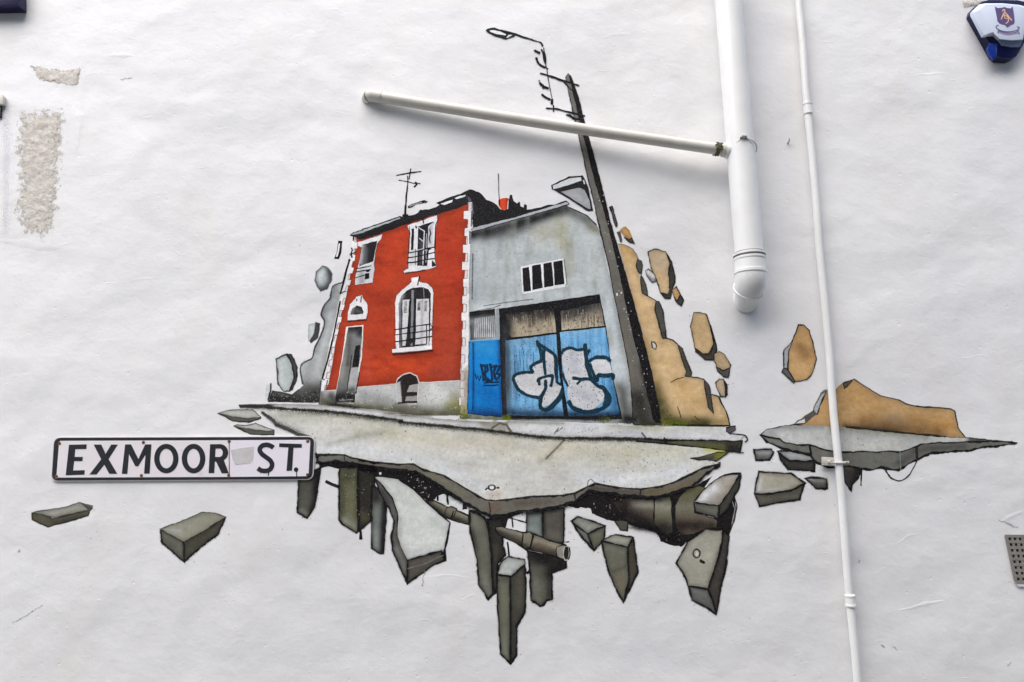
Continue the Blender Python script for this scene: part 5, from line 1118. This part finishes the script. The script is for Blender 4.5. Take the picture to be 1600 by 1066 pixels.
# elbow: down, then back into the wall
el = []; er = []
prof = [(-.012, .0545), (-.05, .0545), (-.052, .058), (-.062, .058), (-.064, .055)]
pth = [bot_ + Vector((0, 0, h)) for h, _ in prof]; rad = [q for _, q in prof]
TH = R(56); Rb = .062
for k in range(1, 15):
    t = k / 14 * TH
    pth.append(bot_ + Vector((0, Rb * (1 - math.cos(t)), -.064 - Rb * math.sin(t)))); rad.append(.055)
to_obj('elbow', tube_mesh(pth, rad, 40), pipe_white, soil)
e0 = pth[-1]; ed = Vector((0, math.sin(TH), -math.cos(TH)))
to_obj('elbow_rim', tube_mesh([e0 + ed * h for h in (-.007, -.005, .003, .005)], [.055, .0575, .0575, .055], 40), pipe_white, soil)
to_obj('wall_stub', tube_mesh([e0 + ed * .002, e0 + ed * .016, e0 + ed * .075], [.046, .044, .044], 36), pipe_white, soil)
# strap and boss where the thin waste pipe joins
bz = U(1159, 228, SP)
def loop(center, rr, tilt, thick, mat, parent, name):
    pts = []
    for k in range(33):
        t = 2 * math.pi * k / 32
        pts.append(center + Vector((math.cos(t) * rr, math.sin(t) * rr, tilt * math.cos(t))))
    to_obj(name, tube_mesh(pts, thick, 8, False), mat, parent)
pts = []
for k in range(25):
    t = k / 24; an = math.pi * (1.0 + t); hz = (-.046 + .052 * (t / .42) ** .8) if t < .42 else (.006 - .03 * ((t - .42) / .58) ** 1.5)
    pts.append(bz + Vector((math.cos(an) * (r + .0015), math.sin(an) * (r + .0015), hz)))
to_obj('wire_strap', tube_mesh(pts, .0019, 8, False), wire, soil)
bb = bz + Vector((-.010, -r * .98, .008))
to_obj('strap_clip', tube_mesh([bb + Vector((-.01, 0, 0)), bb + Vector((-.006, -.008, .004)), bb + Vector((.006, -.008, .004)), bb + Vector((.012, 0, -.002))], [.004, .006, .006, .004], 10), wire, soil)
# sloping waste pipe
p0 = U(577, 149, .026); p1 = U(1133, 235, .07)
waste = empty('waste_pipe', p0, 'slender cream waste pipe sloping across the wall over the painted lamp post', 'pipe')
dv = (p1 - p0).normalized()
wr = .0215
seg = 24; pth = []
for k in range(seg + 1):
    t = k / seg; sag = math.sin(math.pi * t) * -.004
    pth.append(p0.lerp(p1, t) + Vector((0, 0, sag)))
to_obj('pipe_run', tube_mesh(pth, wr, 32), pipe_cream, waste)
# end elbow turning into the wall
ep = []; er_ = []
for k in range(8):
    t = k / 7 * math.pi / 2
    ep.append(p0 + dv * (.012 - .024 * math.sin(t)) + Vector((0, .03 * (1 - math.cos(t)), 0))); er_.append(wr + .0022)
to_obj('end_elbow', tube_mesh([p0 + dv * .05, p0 + dv * .014] + ep, [wr + .0022] * 2 + er_, 30), pipe_cream, waste)
to_obj('coupling', tube_mesh([p1 - dv * .012, p1 - dv * .01, p1 + dv * .008, p1 + dv * .01], [wr + .002, wr + .0055, wr + .0055, wr + .002], 30), pipe_cream, waste)
to_obj('coupling', tube_mesh([p1 - dv * .035, p1 - dv * .033, p1 - dv * .022, p1 - dv * .02], [wr + .001, wr + .0035, wr + .0035, wr + .001], 30), mossy, waste)['label'] = 'joint ring caked with brown moss'
bm = bmesh.new(); rn = random.Random(3)
for k in range(60):
    an = rn.uniform(0, 2 * math.pi); q = p1 - dv * rn.uniform(.012, .042); u = dv.cross(Vector((0, 1, 0))).normalized(); w_ = dv.cross(u)
    ce = q + (u * math.cos(an) + w_ * math.sin(an)) * (wr + .0025)
    bmesh.ops.create_icosphere(bm, subdivisions=1, radius=rn.uniform(.0015, .0042), matrix=Matrix.Translation(ce))
to_obj('moss_clump', bm, mossy, waste)
b1 = bz + Vector((0, .0, -.004))
to_obj('branch_boss', tube_mesh([p1 + dv * .004, p1 + dv * .05], [wr + .008, wr + .012], 30), pipe_white, soil)
# thin vertical pipe
TP = .024; tr = .0135
a_ = U(1243, -50, TP); b_ = U(1345, 1130, TP)
thin = empty('conduit_pipe', b_, 'thin white vertical pipe running the full height right of the soil pipe', 'pipe')
tv = (a_ - b_).normalized(); TL = (a_ - b_).length
pth = [b_ + tv * (TL + .6) * k / 40 + Vector((.0016 * math.sin(k * .9), .0008 * math.sin(k * 1.7), 0)) for k in range(41)]
to_obj('pipe_run', tube_mesh(pth, tr, 26), pipe_white, thin)
def thin_at(py):
    z = U(1300, py, TP).z; t = (z - b_.z) / (a_.z - b_.z); return b_.lerp(a_, t)
for py in (163, 177.5, 931, 946):
    q = thin_at(py); to_obj('coupling_ring', tube_mesh([q - tv * .005, q - tv * .003, q + tv * .003, q + tv * .005], [tr + .001, tr + .0045, tr + .0045, tr + .001], 26), pipe_white, thin)
for y0, y1 in ((163, 177.5), (931, 946)):
    to_obj('coupling', tube_mesh([thin_at(y0), thin_at(y1)], tr + .003, 26), pipe_white, thin)
q = thin_at(723)
br = bmesh.new()
def box(bm, c, s, rot=0):
    bmesh.ops.create_cube(bm, size=1, matrix=Matrix.Translation(c) @ Matrix.Rotation(rot, 4, 'Y') @ Matrix.Diagonal((*s, 1)))
    return bm
bracket_m = gloss('bracket_metal', lin((200, 196, 188)), .55, .12, 120, .0008, .4, (60, .5, .5, (1, 1, 1)))
to_obj('pipe_bracket', box(br, q + Vector((-.028, .012, .004)), (.05, .012, .03), R(3)), bracket_m, thin, True, .002)
to_obj('bracket_strap', tube_mesh([q + Vector((-.03, -.004, 0)), q + Vector((-.016, -.012, -.001)), q + Vector((0, -.0165, -.001)), q + Vector((.018, -.012, 0)), q + Vector((.036, .002, .002))], .0045, 10), bracket_m, thin)
to_obj('bracket_bolt', tube_mesh([q + Vector((-.03, .006, .003)), q + Vector((-.03, -.012, .003))], .006, 6), bracket_m, thin, False)
to_obj('bracket_bolt', tube_mesh([q + Vector((.031, .01, .001)), q + Vector((.031, -.006, .001))], .004, 6), bracket_m, thin, False)
for q_, n_ in (('115,113', 3), ('98,293', 2), ('1037,102', 3), ('560,288', 3), ('1034,286', 3), ('571,108', 2), ('1462,100', 2)):
    c0 = X1(q_)[0]
    flatpoly('rust_mark', [(c0[0] + (2.6 + 1.3 * noise.noise((k, c0[0], 1))) * math.cos(k * math.pi / 6), c0[1] + .8 + (2.8 + 1.6 * noise.noise((k, c0[0], 5))) * math.sin(k * math.pi / 6)) for k in range(12)], rust_l, sign, SD + .0004, SD + .00095)
# hook screwed in the wall
hp = U(1231, 223, 0)
hook = to_obj('wall_hook', tube_mesh([hp + Vector((0, .004, .0)), hp + Vector((0, -.012, 0)), hp + Vector((.001, -.016, .006)), hp + Vector((.001, -.014, .014))], [.003, .003, .0026, .002], 10), wire)
tag(hook, 'tiny grey hook screwed into the white wall between the two vertical pipes', 'hook')

# ================================================================== ALARM BOX
AD = .062
alarm = empty('alarm_box', U(1555, 90, .02), 'white and dark blue burglar alarm box with a shield emblem at the top right', 'alarm box')
blue = gloss('deep_blue_plastic', (.003, .004, .045), .3, .15, 10, .0001, .35)
white_p = gloss('alarm_white_plastic', lin((208, 217, 234)), .3, .02, 8, .0001)
base_out = X6('285,235 300,170 420,80 520,55 900,60 1085,95 1140,160 1120,400 1010,640 900,835 820,865 660,850 600,800')
to_obj('back_case', prism(base_out, 0, .040, px_depth=.012), blue, alarm, True, .004)
cov = X6('352,190 352,150 440,66 520,48 760,46 1000,68 1110,100 1130,170 1085,400 1050,560 900,562 720,545 655,484 512,494')
inner = [(p[0] * .86 + 1559 * .14, p[1] * .9 + 31 * .1) for p in cov]
bm = bmesh.new()
ws = [U(p[0], p[1], .05) for p in cov]; wi = [U(p[0], p[1], AD) for p in X6('455,150 470,110 520,72 620,60 780,58 990,78 1080,110 1095,170 1072,400 1050,548 900,560 730,545 660,480 640,440')]
A0 = [bm.verts.new((p.x, -.034, p.z)) for p in ws]; A1 = [bm.verts.new((p.x, -.05, p.z)) for p in ws]; A2 = [bm.verts.new((p.x, -AD, p.z)) for p in wi]
n = len(ws); bm.faces.new(A0); bm.faces.new(A2[::-1])
for i in range(n):
    j = (i + 1) % n
    bm.faces.new((A0[i], A0[j], A1[j], A1[i])); bm.faces.new((A1[i], A1[j], A2[j], A2[i]))
to_obj('front_cover', bm, white_p, alarm, True, .0015)
lip = gloss('grey_lip', lin((128, 142, 176)), .4, .03, 10, .0001)
to_obj('cover_lip', prism(X6('715,556 900,572 1048,562 1018,645 900,648 770,625'), .03, .047), lip, alarm, True, .0015)
to_obj('strobe_lens', prism(X6('590,600 700,610 690,760 650,830 600,770 560,680'), .030, .0425), gloss('blue_lens', (.008, .03, .22), .12, .2, 60, .0002), alarm, True, .002)
pur = gloss('emblem_purple', lin((92, 76, 124)), .5, .05, 40, .0001); gold = gloss('emblem_gold', lin((232, 186, 152)), .5, .1, 90, .0001)
ed0, ed1 = AD - .0004, AD + .0006
flatpoly('emblem_shield', X6('660,92 700,112 760,108 795,98 830,112 880,118 908,92 925,180 938,300 925,335 880,352 838,385 800,350 730,330 700,300 690,240'), pur, alarm, ed0, ed1)
for t, w in (('770,160 775,140 795,135 800,160 780,200 750,270', 15), ('795,165 830,200 860,240 900,285', 15), ('785,215 830,225 850,260 845,300 812,328', 13), ('800,190 800,250 850,262', 9)):
    flatpoly('emblem_figure', outline(catmull(X6(t), 4), w / 8.883), gold, alarm, ed1 - .0002, ed1 + .0004)
flatpoly('emblem_ribbon', outline(catmull(X6('712,352 685,362 682,388 720,415 780,435 850,442 930,432 985,410 1000,385 970,372'), 4), 1.5), pur, alarm, ed0, ed1)
flatpoly('emblem_ribbon', outline(catmull(X6('700,440 720,445 790,470 860,478 940,465 1000,452'), 4), 2.6), gloss('emblem_mauve', lin((150, 136, 172)), .5, .05, 40, .0001), alarm, ed0, ed1)
flatpoly('emblem_ribbon', outline(catmull(X6('705,425 780,452 860,460 940,450 1000,425'), 4), 1.0), pur, alarm, ed1 - .0001, ed1 + .0003)
flatpoly('emblem_ribbon', outline(X6('700,440 708,465'), 1.2), pur, alarm, ed0, ed1); flatpoly('emblem_ribbon', outline(X6('1000,452 1003,478'), 1.2), pur, alarm, ed0, ed1)
# second blue box, only its lower right corner reaches into view
box2 = to_obj('blue_box', prism([(-60, -60), (28, -60), (29, 8.5), (-60, 11)], 0, .05), blue, None, True, .004)
tag(box2, 'dark blue box whose lower corner shows at the top left corner', 'box')
# small fitting at the left edge
fit = empty('cable_clip', U(-2, 162, .01), 'small cream clip with a black screw at the left edge of the wall', 'clip')
to_obj('clip_body', prism(PX('-12,148 3,147 5,151 4,163 -12,164'), 0, .018), pipe_cream, fit, True, .002)
to_obj('clip_foot', prism(PX('-10,165 1,165 1,182 -10,184'), 0, .01), sign_black, fit, True, .002)

# ================================================================== AIR VENT
vent = empty('air_vent', U(1590, 905, 0), 'grey perforated air brick set in the wall at the lower right edge', 'vent')
stone = gloss('vent_clay', lin((136, 133, 127)), .85, .12, 60, .0012, .2, (50, .52, .4, (1, 1, 1)))
dark = gloss('vent_dark', (.012, .012, .011), .9, .1, 50, .0001, .1)
vx = lambda c, rr: (1572.5 + 1.0 + c * 8.05 + rr * 1.85, 838.5 + rr * 9.05 + c * .15)
to_obj('vent_back', prism([(1572.3, 837), (1645, 838), (1662, 908), (1586.5, 906.5)], .0006, .0012), dark, vent, False)
bm = bmesh.new()
NR, NC = 8, 9
for c_ in range(NC + 1):
    x0 = c_ * 8.05 - 2.1
    for rr in range(1):
        q0 = vx(0, 0); 
        a = (q0[0] + x0 - .3, 837.5); b = (a[0] + 4.0, 837.5); c2 = (b[0] + 14.6, 906.5); d2 = (a[0] + 14.6, 906.5)
        prism([a, b, c2, d2], .001, .0074, bm)
to_obj('vent_bar', bm, stone, vent, False)
bm = bmesh.new()
for rr in range(NR + 1):
    y0 = 835.6 + rr * 8.95; xl = 1571.6 + rr * 1.86
    prism([(xl, y0), (xl + 74, y0 + .6), (xl + 74.9, y0 + 5.0), (xl + .9, y0 + 4.4)], .001, .0078, bm)
to_obj('vent_bar', bm, stone, vent, False)
to_obj('vent_sill', prism([(1586, 910), (1668, 911), (1669, 918), (1592, 917)], .001, .006), WALL, vent, True, .001)
